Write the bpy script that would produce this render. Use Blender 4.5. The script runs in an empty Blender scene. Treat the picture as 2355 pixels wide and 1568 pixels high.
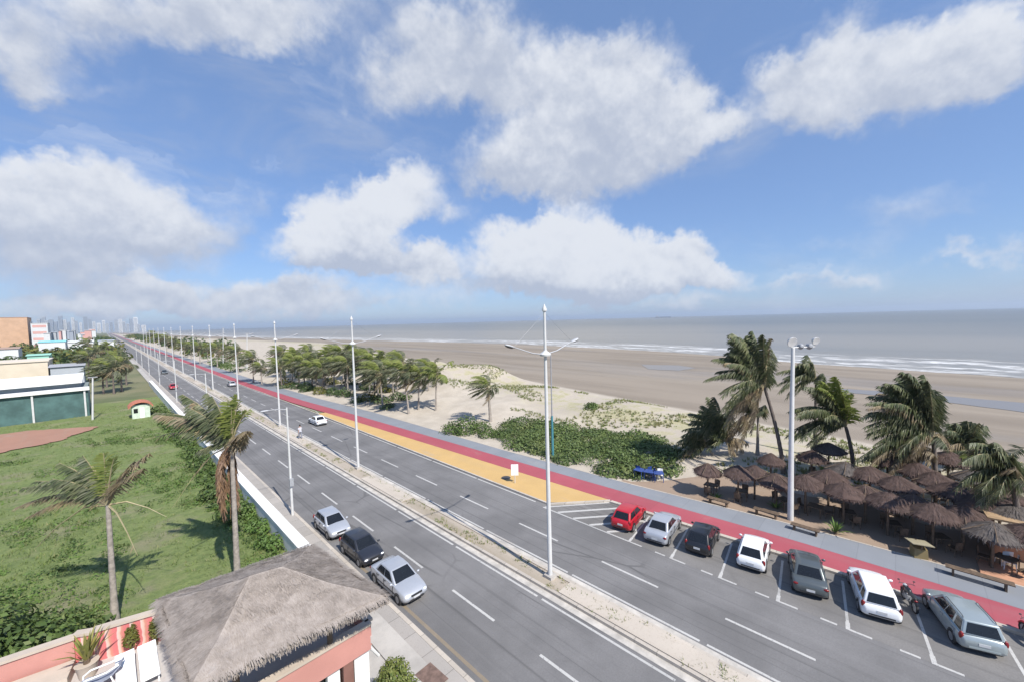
import bpy, bmesh, math, random
from mathutils import Vector, Matrix, Euler, noise

SC = bpy.context.scene
COL = SC.collection
PI = math.pi
rad = math.radians

# ------------------------------------------------------------------ camera
CAMZ = 14.0
LENS, PITCH, ROLL, YAW = 14.0, 0.0513, -0.02624, 0.79562
cam_d = bpy.data.cameras.new('camera')
cam_d.lens = LENS; cam_d.sensor_width = 36.0
cam_d.clip_start = 0.3; cam_d.clip_end = 60000
cam = bpy.data.objects.new('camera', cam_d); COL.objects.link(cam)
CM = Matrix.Rotation(-YAW, 4, 'Z') @ Matrix.Rotation(PI/2 - PITCH, 4, 'X') @ Matrix.Rotation(ROLL, 4, 'Z')
cam.matrix_world = Matrix.Translation((0, 0, CAMZ)) @ CM
SC.camera = cam
CR = CM.to_3x3(); CRI = CR.transposed()
FW = CR @ Vector((0, 0, -1))
UW = 2354.0; FD = LENS/36*UW; UC, VC = 1177.0, 784.0

def ray(u, v):                      # survey: direction of a sighted point
    return CR @ Vector(((u-UC)/FD, -(v-VC)/FD, -1))
def at(u, v, z=0.0):                # sighted point on the level z
    r = ray(u, v); t = (z-CAMZ)/r.z
    return Vector((r.x*t, r.y*t, z))
def atd(u, v, d):                   # sighted point at depth d
    return Vector((0, 0, CAMZ)) + ray(u, v)*d
def depth(p):
    return (Vector(p)-Vector((0, 0, CAMZ))).dot(FW)
def proj(p):
    q = CRI @ (Vector(p)-Vector((0, 0, CAMZ)))
    return UC + FD*q.x/-q.z, VC - FD*q.y/-q.z

# ------------------------------------------------------------------ helpers
def tag(o, label=None, cat=None, group=None, kind=None):
    if label: o['label'] = label
    if cat: o['category'] = cat
    if group: o['group'] = group
    if kind: o['kind'] = kind
    return o
def thing(name, label, cat, loc=(0, 0, 0), rz=0.0, group=None):
    o = bpy.data.objects.new(name, None); COL.objects.link(o)
    o.location = loc; o.rotation_euler = (0, 0, rz); o.empty_display_size = .2
    return tag(o, label, cat, group)
def kids(o):
    return [c for c in ALL_CH.get(o.name, [])]
ALL_CH = {}
def link_child(o, parent):
    o.parent = parent
    ALL_CH.setdefault(parent.name, []).append(o)
def dup(root, loc, rz=None, label=None, scale=None, group=None):
    r = root.copy(); COL.objects.link(r); r.location = loc
    if rz is not None: r.rotation_euler = (0, 0, rz)
    if scale is not None: r.scale = (scale,)*3 if not hasattr(scale, '__len__') else scale
    if label: r['label'] = label
    if group: r['group'] = group
    for ch in kids(root):
        c = ch.copy(); COL.objects.link(c); link_child(c, r)
        for g in kids(ch):
            d = g.copy(); COL.objects.link(d); link_child(d, c)
    return r

class MB:
    def __init__(s): s.v = []; s.f = []; s.m = []
    def face(s, pts, m=0):
        n = len(s.v); s.v += [tuple(p) for p in pts]; s.f.append(tuple(range(n, n+len(pts)))); s.m.append(m)
    def grid(s, rows, m=0, close=False, capa=False, capb=False):
        n = len(s.v); k = len(rows[0])
        for r in rows: s.v += [tuple(p) for p in r]
        for i in range(len(rows)-1):
            for j in range(k if close else k-1):
                a = n+i*k+j; b = n+i*k+(j+1) % k
                s.f.append((a, b, b+k, a+k)); s.m.append(m)
        if capa: s.f.append(tuple(n+j for j in range(k))[::-1]); s.m.append(m)
        if capb: s.f.append(tuple(n+(len(rows)-1)*k+j for j in range(k))); s.m.append(m)
    def box(s, c, d, rz=0.0, m=0, taper=1.0):
        x, y, z = d[0]/2, d[1]/2, d[2]/2; cs, sn = math.cos(rz), math.sin(rz); n = len(s.v)
        for sz in (-1, 1):
            k = taper if sz > 0 else 1.0
            for sx, sy in ((-1, -1), (1, -1), (1, 1), (-1, 1)):
                px, py = sx*x*k, sy*y*k
                s.v.append((c[0]+px*cs-py*sn, c[1]+px*sn+py*cs, c[2]+sz*z))
        for q in ((3, 2, 1, 0), (4, 5, 6, 7), (0, 1, 5, 4), (1, 2, 6, 5), (2, 3, 7, 6), (3, 0, 4, 7)):
            s.f.append(tuple(n+i for i in q)); s.m.append(m)
    def tube(s, pts, rads, n=8, m=0, cap=True):
        pts = [Vector(p) for p in pts]
        if not hasattr(rads, '__len__'): rads = [rads]*len(pts)
        rows = []; ref = None
        for i, p in enumerate(pts):
            t = (pts[min(i+1, len(pts)-1)]-pts[max(i-1, 0)]).normalized()
            if ref is None: ref = Vector((1, 0, 0)) if abs(t.x) < .9 else Vector((0, 1, 0))
            a = (ref-t*ref.dot(t)).normalized(); ref = a; b = t.cross(a)
            rows.append([p+(a*math.cos(k*2*PI/n)+b*math.sin(k*2*PI/n))*rads[i] for k in range(n)])
        s.grid(rows, m, True, cap, cap)
    def lathe(s, prof, n=16, c=(0, 0, 0), m=0, axis='z', cap=True):
        rows = []
        for r, z in prof:
            row = []
            for k in range(n):
                a = 2*PI*k/n; p = (r*math.cos(a), r*math.sin(a), z)
                if axis == 'y': p = (p[0], p[2], -p[1])
                elif axis == 'x': p = (p[2], p[0], p[1])
                row.append((p[0]+c[0], p[1]+c[1], p[2]+c[2]))
            rows.append(row)
        s.grid(rows, m, True, cap, cap)
    def ball(s, c, r, n=12, k=8, m=0, rot=None):
        if not hasattr(r, '__len__'): r = (r, r, r)
        rows = []
        for i in range(k+1):
            th = -PI/2+PI*i/k; row = []
            for j in range(n):
                a = 2*PI*j/n
                p = Vector((r[0]*math.cos(th)*math.cos(a), r[1]*math.cos(th)*math.sin(a), r[2]*math.sin(th)))
                if i in (0, k): p = Vector((r[0]*.02*math.cos(a), r[1]*.02*math.sin(a), r[2]*math.sin(th)))
                if rot: p = rot @ p
                row.append(p+Vector(c))
            rows.append(row)
        s.grid(rows, m, True, True, True)
    def build(s, name, mats, parent=None, smooth=None, loc=None):
        me = bpy.data.meshes.new(name); me.from_pydata(s.v, [], s.f)
        if not isinstance(mats, (list, tuple)): mats = [mats]
        for mt in mats: me.materials.append(mt)
        if len(mats) > 1: me.polygons.foreach_set('material_index', s.m)
        if smooth is not None:
            me.polygons.foreach_set('use_smooth', [True]*len(me.polygons))
            if smooth < 180: me.set_sharp_from_angle(angle=rad(smooth))
        me.update()
        o = bpy.data.objects.new(name, me); COL.objects.link(o)
        if parent: link_child(o, parent)
        if loc: o.location = loc
        return o

# ------------------------------------------------------------------ materials
class NT:
    def __init__(s, tree): s.t = tree
    def n(s, typ, **kw):
        nd = s.t.nodes.new(typ)
        for k, v in kw.items(): setattr(nd, k, v)
        return nd
    def l(s, a, b): s.t.links.new(a, b)
    def val(s, sock, x):
        if isinstance(x, bpy.types.NodeSocket): s.l(x, sock)
        else: sock.default_value = x
    def math(s, op, a, b=0.0, c=None, clamp=False):
        nd = s.n('ShaderNodeMath', operation=op, use_clamp=clamp)
        s.val(nd.inputs[0], a); s.val(nd.inputs[1], b)
        if c is not None: s.val(nd.inputs[2], c)
        return nd.outputs[0]
    def mix(s, f, a, b, blend='MIX'):
        nd = s.n('ShaderNodeMix', data_type='RGBA', blend_type=blend)
        s.val(nd.inputs[0], f); s.val(nd.inputs[6], a if not isinstance(a, tuple) else (*a[:3], 1)); s.val(nd.inputs[7], b if not isinstance(b, tuple) else (*b[:3], 1))
        return nd.outputs[2]
    def noise(s, vec, scale, detail=4, rough=.55, out=0, dist=0.0):
        nd = s.n('ShaderNodeTexNoise'); s.l(vec, nd.inputs['Vector'])
        nd.inputs['Scale'].default_value = scale; nd.inputs['Detail'].default_value = detail
        nd.inputs['Roughness'].default_value = rough; nd.inputs['Distortion'].default_value = dist
        return nd.outputs[out]
    def ramp(s, f, lo, hi, a=0.0, b=1.0, smooth=True):
        nd = s.n('ShaderNodeMapRange', interpolation_type='SMOOTHSTEP' if smooth else 'LINEAR')
        s.val(nd.inputs[0], f); nd.inputs[1].default_value = lo; nd.inputs[2].default_value = hi
        nd.inputs[3].default_value = a; nd.inputs[4].default_value = b
        return nd.outputs[0]
    def cramp(s, f, stops):
        nd = s.n('ShaderNodeValToRGB'); s.l(f, nd.inputs[0]); e = nd.color_ramp.elements
        while len(e) < len(stops): e.new(.5)
        for el, (p, c) in zip(e, stops): el.position = p; el.color = (*c, 1)
        return nd.outputs[0]
    def scalev(s, vec, sc):
        nd = s.n('ShaderNodeMapping'); s.l(vec, nd.inputs[0]); nd.inputs[3].default_value = sc
        return nd.outputs[0]

def newmat(name):
    m = bpy.data.materials.new(name); m.use_nodes = True
    nt = NT(m.node_tree); b = m.node_tree.nodes['Principled BSDF']
    return m, nt, b
def geo(nt): return nt.n('ShaderNodeNewGeometry')
def bump(nt, b, h, strength=.3, dist=.05):
    nd = nt.n('ShaderNodeBump'); nd.inputs['Strength'].default_value = strength; nd.inputs['Distance'].default_value = dist
    nt.l(h, nd.inputs['Height']); nt.l(nd.outputs[0], b.inputs['Normal'])

def plain(name, col, rough=.7, var=.12, scale=2.0, col2=None, metal=0.0, bmp=0.0, bscale=20., coat=0.0, spec=.5):
    m, nt, b = newmat(name)
    tc = nt.n('ShaderNodeTexCoord').outputs['Object']
    f = nt.noise(tc, scale, 5, .6)
    f = nt.ramp(f, .3, .7)
    a = tuple(c*(1-var) for c in col); c2 = col2 or tuple(min(1, c*(1+var)) for c in col)
    nt.l(nt.mix(f, a, c2), b.inputs['Base Color'])
    b.inputs['Roughness'].default_value = rough; b.inputs['Metallic'].default_value = metal
    b.inputs['Coat Weight'].default_value = coat; b.inputs['Specular IOR Level'].default_value = spec
    if bmp: bump(nt, b, nt.noise(tc, bscale, 4), bmp, .03)
    return m

def leafmat(name, cols, trans=.25, rough=.55):
    m, nt, b = newmat(name)
    r = geo(nt).outputs['Random Per Island']
    c = nt.cramp(r, [(i/(len(cols)-1), c) for i, c in enumerate(cols)])
    tc = nt.n('ShaderNodeTexCoord').outputs['Object']
    c = nt.mix(nt.ramp(nt.noise(tc, 1.3, 2), .35, .65, 0, .5), c, nt.mix(1.0, c, (1.25, 1.2, .8), 'MULTIPLY'))
    nt.l(c, b.inputs['Base Color']); b.inputs['Roughness'].default_value = rough
    b.inputs['Specular IOR Level'].default_value = .3
    t = nt.n('ShaderNodeBsdfTranslucent'); nt.l(c, t.inputs[0])
    mx = nt.n('ShaderNodeMixShader'); mx.inputs[0].default_value = trans
    nt.l(b.outputs[0], mx.inputs[1]); nt.l(t.outputs[0], mx.inputs[2])
    nt.l(mx.outputs[0], m.node_tree.nodes['Material Output'].inputs[0])
    return m

MT = {}
MT['palm'] = leafmat('palm_leaf', [(.07, .092, .05), (.10, .125, .068), (.14, .16, .09), (.22, .225, .155), (.085, .108, .06)], .3, .42)
MT['palm_young'] = leafmat('palm_leaf_fresh', [(.19, .24, .06), (.24, .27, .09), (.15, .20, .055)], .35)
MT['palm_dry'] = leafmat('palm_leaf_dry', [(.24, .19, .13), (.30, .25, .18), (.16, .12, .09)], .2)
MT['rachis'] = plain('palm_rachis', (.34, .29, .17), .6)
MT['trunk'] = plain('palm_trunk', (.30, .265, .23), .9, .25, 6, bmp=.5, bscale=9)
MT['trunk_dark'] = plain('palm_trunk_dark', (.14, .115, .10), .9, .25, 6, bmp=.5, bscale=9)
MT['leaf'] = leafmat('shrub_leaf', [(.06, .10, .03), (.09, .14, .04), (.12, .175, .055), (.075, .115, .035)], .25)
MT['leaf_mix'] = leafmat('shrub_leaf_mixed', [(.045, .075, .025), (.08, .13, .04), (.13, .19, .06), (.06, .10, .03), (.16, .20, .08)], .25)
MT['leaf_dark'] = leafmat('shrub_leaf_dark', [(.045, .075, .028), (.065, .10, .036), (.09, .135, .05)], .2)
MT['leaf_light'] = leafmat('shrub_leaf_light', [(.08, .14, .035), (.12, .2, .05), (.15, .23, .08)], .3)
MT['leaf_olive'] = leafmat('shrub_leaf_olive', [(.12, .11, .03), (.16, .16, .04), (.10, .12, .03)], .25)
MT['grass'] = leafmat('grass_blade', [(.13, .185, .055), (.17, .23, .065), (.21, .25, .095), (.10, .145, .045)], .3)
MT['grass_dry'] = leafmat('grass_dry', [(.25, .24, .12), (.20, .22, .09), (.30, .28, .17)], .25)
def strawmat(name, cols):
    m, nt, b = newmat(name); r = geo(nt).outputs['Random Per Island']; tc = nt.n('ShaderNodeTexCoord').outputs['Object']
    c = nt.cramp(r, [(i/(len(cols)-1), c) for i, c in enumerate(cols)])
    c = nt.mix(nt.ramp(nt.noise(tc, 2.2, 5, .65), .3, .7, 0, 1), nt.mix(1.0, c, (.82, .80, .78), 'MULTIPLY'), nt.mix(1.0, c, (1.12, 1.1, 1.08), 'MULTIPLY'))
    nt.l(c, b.inputs['Base Color']); b.inputs['Roughness'].default_value = .95; b.inputs['Specular IOR Level'].default_value = .15
    return m
MT['thatch'] = strawmat('thatch_straw', [(.29, .256, .232), (.325, .29, .265), (.355, .318, .292), (.265, .232, .208), (.335, .298, .273)])
MT['thatch_brown'] = strawmat('thatch_straw_brown', [(.095, .066, .058), (.125, .09, .082), (.155, .117, .108), (.07, .05, .045)])
MT['thatch_grey'] = strawmat('thatch_straw_grey', [(.12, .106, .098), (.15, .134, .126), (.18, .163, .154), (.09, .08, .073)])
MT['white_metal'] = plain('white_paint', (.57, .57, .565), .45, .06, 1.5)
MT['pale_metal'] = plain('pale_metal', (.45, .46, .48), .5, .06, 1.5)
MT['grey_metal'] = plain('grey_metal', (.30, .31, .33), .45, .1)
MT['dark_metal'] = plain('dark_metal', (.05, .05, .055), .5)
MT['lamp_glass'] = plain('lamp_glass', (.8, .8, .8), .15, .03)
MT['teal_paint'] = plain('teal_paint', (.06, .22, .26), .5)
MT['concrete'] = plain('concrete', (.46, .43, .39), .9, .22, 1.2, bmp=.3)
MT['concrete_light'] = plain('concrete_light', (.40, .375, .345), .9, .15, .8, bmp=.2)
MT['wood'] = plain('wood', (.13, .09, .06), .8, .3, 5)
MT['wood_light'] = plain('wood_light', (.35, .24, .14), .8, .25, 5)
MT['salmon'] = plain('salmon_paint', (.49, .235, .20), .8, .07, .9)
MT['beige'] = plain('beige_paint', (.47, .40, .33), .8, .08, 1)
MT['cream'] = plain('cream_paint', (.62, .54, .43), .8, .06, .3)
MT['white_wall'] = plain('white_wall', (.74, .73, .71), .85, .09, .7)
MT['white_plastic'] = plain('white_plastic', (.82, .82, .81), .4, .03)
MT['blue_plastic'] = plain('blue_plastic', (.025, .06, .24), .4, .1)
MT['black_rubber'] = plain('black_rubber', (.022, .022, .024), .8)
MT['black_plastic'] = plain('black_plastic', (.03, .03, .032), .5)
MT['glass_dark'] = plain('tinted_glass', (.012, .014, .017), .08, .1)
MT['rim'] = plain('alloy', (.45, .46, .48), .3, .05, 3, metal=.7)
MT['red_lens'] = plain('red_lens', (.20, .015, .015), .2)
MT['clear_lens'] = plain('clear_lens', (.75, .76, .78), .12, .03)
MT['plate'] = plain('plate', (.55, .56, .57), .5, .05)
MT['orange_wall'] = plain('orange_wall', (.52, .335, .22), .8, .08, .3)
MT['orange_clay'] = plain('orange_clay', (.45, .24, .15), .85, .15, 2)
MT['skin'] = plain('skin', (.35, .2, .14), .6)
MT['hair'] = plain('hair', (.015, .012, .01), .6)

# paints
def paint(name, col, metal=0.0, rough=.32):
    return plain(name, col, rough, .03, 1, metal=metal, coat=.6)
PAINT = dict(red=paint('red_paint', (.42, .012, .022)), silver=paint('silver_paint', (.44, .46, .50), .35),
             black=paint('black_paint', (.012, .012, .014)), white=paint('white_car_paint', (.78, .79, .80)),
             grey=paint('grey_paint', (.10, .115, .12), .3), greensilver=paint('green_silver_paint', (.36, .41, .42), .35),
             darkblue=paint('dark_paint', (.02, .022, .03)))

# asphalt
def asphalt(name, base, streak=True):
    m, nt, b = newmat(name)
    p = geo(nt).outputs['Position']
    f = nt.noise(p, .25, 5, .6); fine = nt.noise(p, 14, 3, .7)
    col = nt.mix(nt.ramp(f, .3, .7), tuple(c*.80 for c in base), tuple(c*1.17 for c in base))
    col = nt.mix(nt.ramp(fine, .35, .7, 0, .35), col, tuple(c*.62 for c in base))
    if streak:
        sv = nt.scalev(p, (2.4, .035, 1)); g = nt.noise(sv, 1.0, 4, .65)
        col = nt.mix(nt.ramp(g, .52, .70, 0, .42), col, tuple(c*.52 for c in base))
        sv = nt.scalev(p, (1.1, .02, 1)); g = nt.noise(sv, 1.0, 3, .6)
        col = nt.mix(nt.ramp(g, .55, .72, 0, .35), col, tuple(c*1.35 for c in base))
        sv = nt.scalev(p, (5.5, .012, 1)); g = nt.noise(sv, 1.0, 2, .5)
        col = nt.mix(nt.ramp(g, .60, .68, 0, .5), col, tuple(c*.42 for c in base))
        vo = nt.n('ShaderNodeTexVoronoi', feature='DISTANCE_TO_EDGE'); nt.l(nt.scalev(p, (.22, .09, 1)), vo.inputs['Vector']); vo.inputs['Scale'].default_value = 1.0
        cr_ = nt.math('MULTIPLY', nt.ramp(vo.outputs['Distance'], .004, .012, 1, 0), nt.ramp(nt.noise(p, .12, 3), .5, .6))
        col = nt.mix(nt.math('MULTIPLY', cr_, .6), col, tuple(c*.45 for c in base))
        spot = nt.ramp(nt.noise(p, 1.1, 3, .6), .68, .76, 0, .45); col = nt.mix(spot, col, tuple(c*.5 for c in base))
    nt.l(col, b.inputs['Base Color']); b.inputs['Roughness'].default_value = .85
    bump(nt, b, fine, .25, .02)
    return m
MT['asphalt'] = asphalt('asphalt', (.172, .167, .166))
MT['asphalt_park'] = asphalt('asphalt_parking', (.180, .172, .165))
def paintpatch(name, col, wear=(.25, .25, .25), amt=.35):
    m, nt, b = newmat(name); p = geo(nt).outputs['Position']
    f = nt.noise(p, .5, 5, .6); g = nt.noise(p, 9, 4, .7)
    c = nt.mix(nt.ramp(f, .35, .7, 0, .25), tuple(x*.9 for x in col), tuple(min(1, x*1.2) for x in col))
    c = nt.mix(nt.ramp(g, .52, .75, 0, amt), c, wear)
    sv = nt.scalev(p, (.8, .06, 1)); c = nt.mix(nt.ramp(nt.noise(sv, 1, 4), .5, .75, 0, amt*.6), c, wear)
    c = nt.mix(nt.ramp(nt.noise(nt.scalev(p, (.5, .18, 1)), 1, 6, .7), .56, .78, 0, amt*.9), c, (.36, .31, .26))
    nt.l(c, b.inputs['Base Color']); b.inputs['Roughness'].default_value = .8
    return m
MT['red_path'] = paintpatch('red_cycle_paint', (.37, .078, .10), (.33, .14, .15), .5)
MT['yellow'] = paintpatch('yellow_ochre_paint', (.56, .365, .145), (.47, .34, .19), .5)
MT['grey_path'] = paintpatch('grey_paving', (.235, .25, .275), (.19, .2, .22), .4)
MT['line'] = paintpatch('line_paint', (.50, .49, .47), (.19, .19, .19), 1.0)
MT['sidewalk'] = paintpatch('sidewalk', (.40, .37, .34), (.26, .24, .22), .5)
MT['dirt'] = paintpatch('red_dirt', (.36, .19, .13), (.30, .23, .17), .8)
MT['soil'] = paintpatch('median_soil', (.42, .36, .29), (.25, .21, .15), .9)
MT['kerb'] = paintpatch('kerb_concrete', (.52, .465, .40), (.28, .26, .24), .55)
def joints(m, step, dark=.62, lo=.86):
    nt = NT(m.node_tree); b = m.node_tree.nodes['Principled BSDF']; src = b.inputs['Base Color'].links[0].from_socket
    sx = nt.n('ShaderNodeSeparateXYZ'); nt.l(geo(nt).outputs['Position'], sx.inputs[0])
    f = nt.math('FRACT', nt.math('DIVIDE', sx.outputs[1], step)); g = nt.math('LESS_THAN', f, .035/step)
    blk = nt.n('ShaderNodeTexWhiteNoise', noise_dimensions='1D'); nt.l(nt.math('FLOOR', nt.math('DIVIDE', sx.outputs[1], step)), blk.inputs['W'])
    c = nt.mix(1.0, src, nt.mix(blk.outputs['Value'], (lo, lo, lo), (1.04, 1.035, 1.03)), 'MULTIPLY')
    nt.l(nt.mix(g, c, nt.mix(1.0, c, (dark, dark, dark), 'MULTIPLY')), b.inputs['Base Color'])
joints(MT['kerb'], 1.0); joints(MT['grey_path'], 1.6, .85, .965); joints(MT['sidewalk'], 1.4); joints(MT['red_path'], 3.2, .9, .95)
MT['kerb_yellow'] = paintpatch('faded_yellow_kerb', (.24, .195, .14), (.16, .155, .15), 1.0)

# ------------------------------------------------------------------ light and sky
SUN_AZ, SUN_EL = rad(5.0), rad(48.0)     # shadows run toward +Y, SUN_AZ to the right of it
sd = Vector((math.sin(SUN_AZ)*math.cos(SUN_EL), math.cos(SUN_AZ)*math.cos(SUN_EL), -math.sin(SUN_EL)))
ld = bpy.data.lights.new('sun', 'SUN'); ld.energy = 3.75; ld.angle = rad(.53); ld.color = (1, .95, .87)
lo = bpy.data.objects.new('sun', ld); COL.objects.link(lo)
lo.rotation_euler = sd.to_track_quat('-Z', 'Y').to_euler(); lo.location = (0, -20, 60)

EXPO = 0.75
W = bpy.data.worlds.new('World'); SC.world = W; W.use_nodes = True
wt = NT(W.node_tree); bg = W.node_tree.nodes['Background']
sky = wt.n('ShaderNodeTexSky', sky_type='NISHITA'); sky.sun_disc = False
sky.sun_elevation = SUN_EL
to_sun = -sd
sky.sun_rotation = math.atan2(to_sun.x, to_sun.y)
sky.air_density = 1.0; sky.dust_density = .4; sky.ozone_density = 2.5; sky.altitude = 10
STR = .1; bg.inputs['Strength'].default_value = STR
gen = wt.n('ShaderNodeTexCoord').outputs['Generated']
# warp for ragged cloud edges
nz1 = wt.noise(gen, 4.5, 5, .62, out=1); nz2 = wt.noise(gen, 15, 5, .65, out=1)
def vm(op, a, b):
    nd = wt.n('ShaderNodeVectorMath', operation=op); wt.val(nd.inputs[0], a); wt.val(nd.inputs[1], b); return nd.outputs[0]
def vscale(a, k):
    nd = wt.n('ShaderNodeVectorMath', operation='SCALE'); wt.l(a, nd.inputs[0]); nd.inputs['Scale'].default_value = k; return nd.outputs[0]
wv = vm('ADD', gen, vscale(vm('SUBTRACT', nz1, (.5, .5, .5)), .16))
wv = vm('ADD', wv, vscale(vm('SUBTRACT', nz2, (.5, .5, .5)), .07))
nz3 = wt.noise(gen, 42, 4, .6, out=1); wv = vm('ADD', wv, vscale(vm('SUBTRACT', nz3, (.5, .5, .5)), .028))
# bearings (sighted u, v), half sizes, weight, lit 0..1
CLOUDS = [
 (300, 20, 420, 120, .9, .72), (560, 70, 190, 90, .75, .7), (30, 120, 130, 120, .75, .72), (230, 205, 190, 50, .42, .7), (60, 210, 90, 60, .5, .6),
 (960, 50, 290, 130, .8, .66), (1080, 140, 190, 110, .75, .62), (880, 220, 150, 100, .6, .7), (1000, 200, 150, 80, .5, .6),
 (1260, 190, 230, 120, .6, .62), (1520, 120, 110, 100, .5, .66), (1400, 120, 160, 60, .3, .6),
 (1360, 270, 260, 140, 1.0, .70), (1470, 320, 220, 130, .95, .62), (1180, 380, 250, 95, .95, .64), (1290, 420, 250, 62, .85, .55), (1560, 280, 120, 90, .6, .7), (1640, 275, 70, 50, .4, .7),
 (270, 420, 180, 120, 1.0, .85), (110, 460, 230, 100, .95, .82), (400, 490, 240, 75, .9, .72), (180, 540, 420, 75, .75, .42), (600, 440, 60, 60, .4, .7),
 (830, 500, 150, 105, 1.3, .98), (750, 560, 170, 70, 1.15, .92), (930, 440, 110, 90, 1.0, .95), (880, 590, 180, 50, .9, .6), (1040, 500, 100, 60, .55, .85),
 (1330, 540, 130, 100, 1.35, 1.0), (1215, 590, 160, 95, 1.3, 1.0), (1420, 610, 260, 90, 1.15, .98), (1610, 635, 170, 55, 1.0, .92), (1300, 660, 320, 40, .75, .5), (1560, 580, 130, 60, .5, .8),
 (980, 620, 130, 60, .6, .8), (560, 690, 320, 45, .5, .72), (380, 690, 200, 40, .55, .8), (700, 650, 220, 40, .42, .7), (140, 640, 300, 60, .45, .6),
 (1800, 230, 190, 95, .85, .72), (1960, 190, 240, 110, .9, .7), (2150, 150, 230, 110, .9, .68), (2310, 90, 190, 130, .9, .7), (1850, 130, 150, 70, .55, .7), (1960, 50, 110, 80, .6, .72), (2330, 190, 120, 60, .5, .65),
 (2030, 480, 330, 60, .3, .7), (1900, 560, 260, 40, .36, .75), (2230, 600, 150, 35, .5, .85), (2010, 625, 160, 40, .5, .85), (2330, 570, 90, 40, .4, .8), (2200, 420, 240, 40, .22, .7),
 (1850, 640, 200, 30, .4, .8),
 (210, 600, 400, 90, .6, .66), (330, 655, 130, 40, .7, .85), (640, 670, 330, 44, .62, .74), (420, 715, 420, 34, .7, .72), (900, 700, 400, 34, .55, .74), (1500, 715, 500, 26, .45, .72), (150, 700, 260, 40, .6, .7), (820, 612, 190, 22, .9, .35), (1330, 672, 300, 24, .95, .35), (1020, 640, 150, 60, .6, .7), (1700, 690, 500, 50, .45, .6), (2150, 520, 300, 90, .3, .62),
 # behind and beside the camera, so the light is that of a partly cloudy sky
 (-1500, 300, 700, 200, .8, .8), (3900, 250, 700, 220, .8, .8), (1200, -900, 500, 260, .5, .7)]
msum = None; ysum = None; lsum = None
for (u, v, hw, hh, w, lit) in CLOUDS:
    c = ray(u, v).normalized(); a = ray(u+hw, v).normalized()-c; b = ray(u, v-hh).normalized()-c
    kz = (1.27 if v < 330 else 1.12) if lit < .8 else 1.0; sa, sb = a.length*kz, b.length*kz; w = w*(.74 if lit < .8 else 1.0)
    e1 = (a-c*a.dot(c)).normalized(); e2 = c.cross(e1)
    if e2.dot(b) < 0: e2 = -e2
    e3 = e1.cross(e2)
    mp = wt.n('ShaderNodeMapping', vector_type='TEXTURE'); 
    if lsum is None: wt.l(wv, mp.inputs[0])
    else:       # evaluate the cloud banks one after the other
        sq = wt.n('ShaderNodeVectorMath', operation='MULTIPLY_ADD'); wt.l(lsum, sq.inputs[0]); sq.inputs[1].default_value = (1e-7,)*3
        sq2 = wt.n('ShaderNodeVectorMath', operation='MULTIPLY_ADD'); wt.l(ysum, sq2.inputs[0]); sq2.inputs[1].default_value = (1e-7,)*3
        wt.l(wv, sq.inputs[2]); wt.l(sq.outputs[0], sq2.inputs[2]); wt.l(sq2.outputs[0], mp.inputs[0])
    mp.inputs[1].default_value = c
    mp.inputs[2].default_value = Matrix((e1, e2, e3)).transposed().to_euler()
    mp.inputs[3].default_value = (sa, sb, .6)
    g = wt.n('ShaderNodeTexGradient', gradient_type='SPHERICAL'); wt.l(mp.outputs[0], g.inputs[0])
    mm = wt.math('MULTIPLY', g.outputs[1], w)
    sx = wt.n('ShaderNodeSeparateXYZ'); wt.l(mp.outputs[0], sx.inputs[0])
    my = wt.math('MULTIPLY', mm, sx.outputs[1]); ml = wt.math('MULTIPLY', mm, lit)
    msum = mm if msum is None else wt.math('ADD', msum, mm)
    ysum = my if ysum is None else wt.math('ADD', ysum, my)
    lsum = ml if lsum is None else wt.math('ADD', lsum, ml)
fb = wt.noise(gen, 9, 8, .59)
fb2 = wt.noise(gen, 5, 6, .6)
fbu = wt.noise(vm('ADD', gen, (0, 0, .02)), 9, 8, .59)
dens = wt.math('ADD', msum, wt.math('MULTIPLY', wt.math('SUBTRACT', fb, .5), .62))
dens = wt.math('ADD', dens, wt.math('MULTIPLY', wt.math('SUBTRACT', fb2, .5), .4))
alpha = wt.ramp(dens, .12, .70)
alpha = wt.math('MULTIPLY', alpha, wt.ramp(msum, .02, .2))
veil = wt.math('MULTIPLY', wt.ramp(wt.noise(wt.scalev(gen, (1, 1, 2.6)), 2.6, 7, .62, dist=.5), .46, .78, 0, .55), wt.ramp(wt.noise(gen, 1.3, 3), .35, .6))
alpha = wt.math('MAXIMUM', wt.math('MULTIPLY', alpha, .96), veil)
safe = wt.math('MAXIMUM', msum, .001)
yh = wt.math('DIVIDE', ysum, safe); lit = wt.math('DIVIDE', lsum, safe)
sh = wt.math('ADD', wt.math('MULTIPLY', yh, .55), wt.math('MULTIPLY', wt.math('SUBTRACT', fb, .5), 1.0))
sh = wt.math('ADD', sh, wt.math('MULTIPLY', wt.math('SUBTRACT', fb, fbu), 1.5))
sh = wt.ramp(wt.math('ADD', sh, wt.math('MULTIPLY', wt.math('SUBTRACT', lit, .7), 1.6)), -.5, .55)
K = 1/(STR*2**EXPO)
ccol = wt.mix(sh, tuple(K*x for x in (.49, .545, .67)), tuple(K*x for x in (.80, .83, .89)))
# clear sky, a little bluer than the bare model, paler towards the horizon
skyc = wt.mix(1.0, wt.mix(1.0, sky.outputs[0], (.35, .39, .48), 'MULTIPLY'), tuple(K*x for x in (.120, .195, .345)), 'ADD')
wt.l(wt.mix(alpha, skyc, ccol), bg.inputs['Color'])
SC.view_settings.view_transform = 'Standard'; SC.view_settings.look = 'None'
SC.view_settings.exposure = EXPO; SC.view_settings.gamma = 1.0

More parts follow.
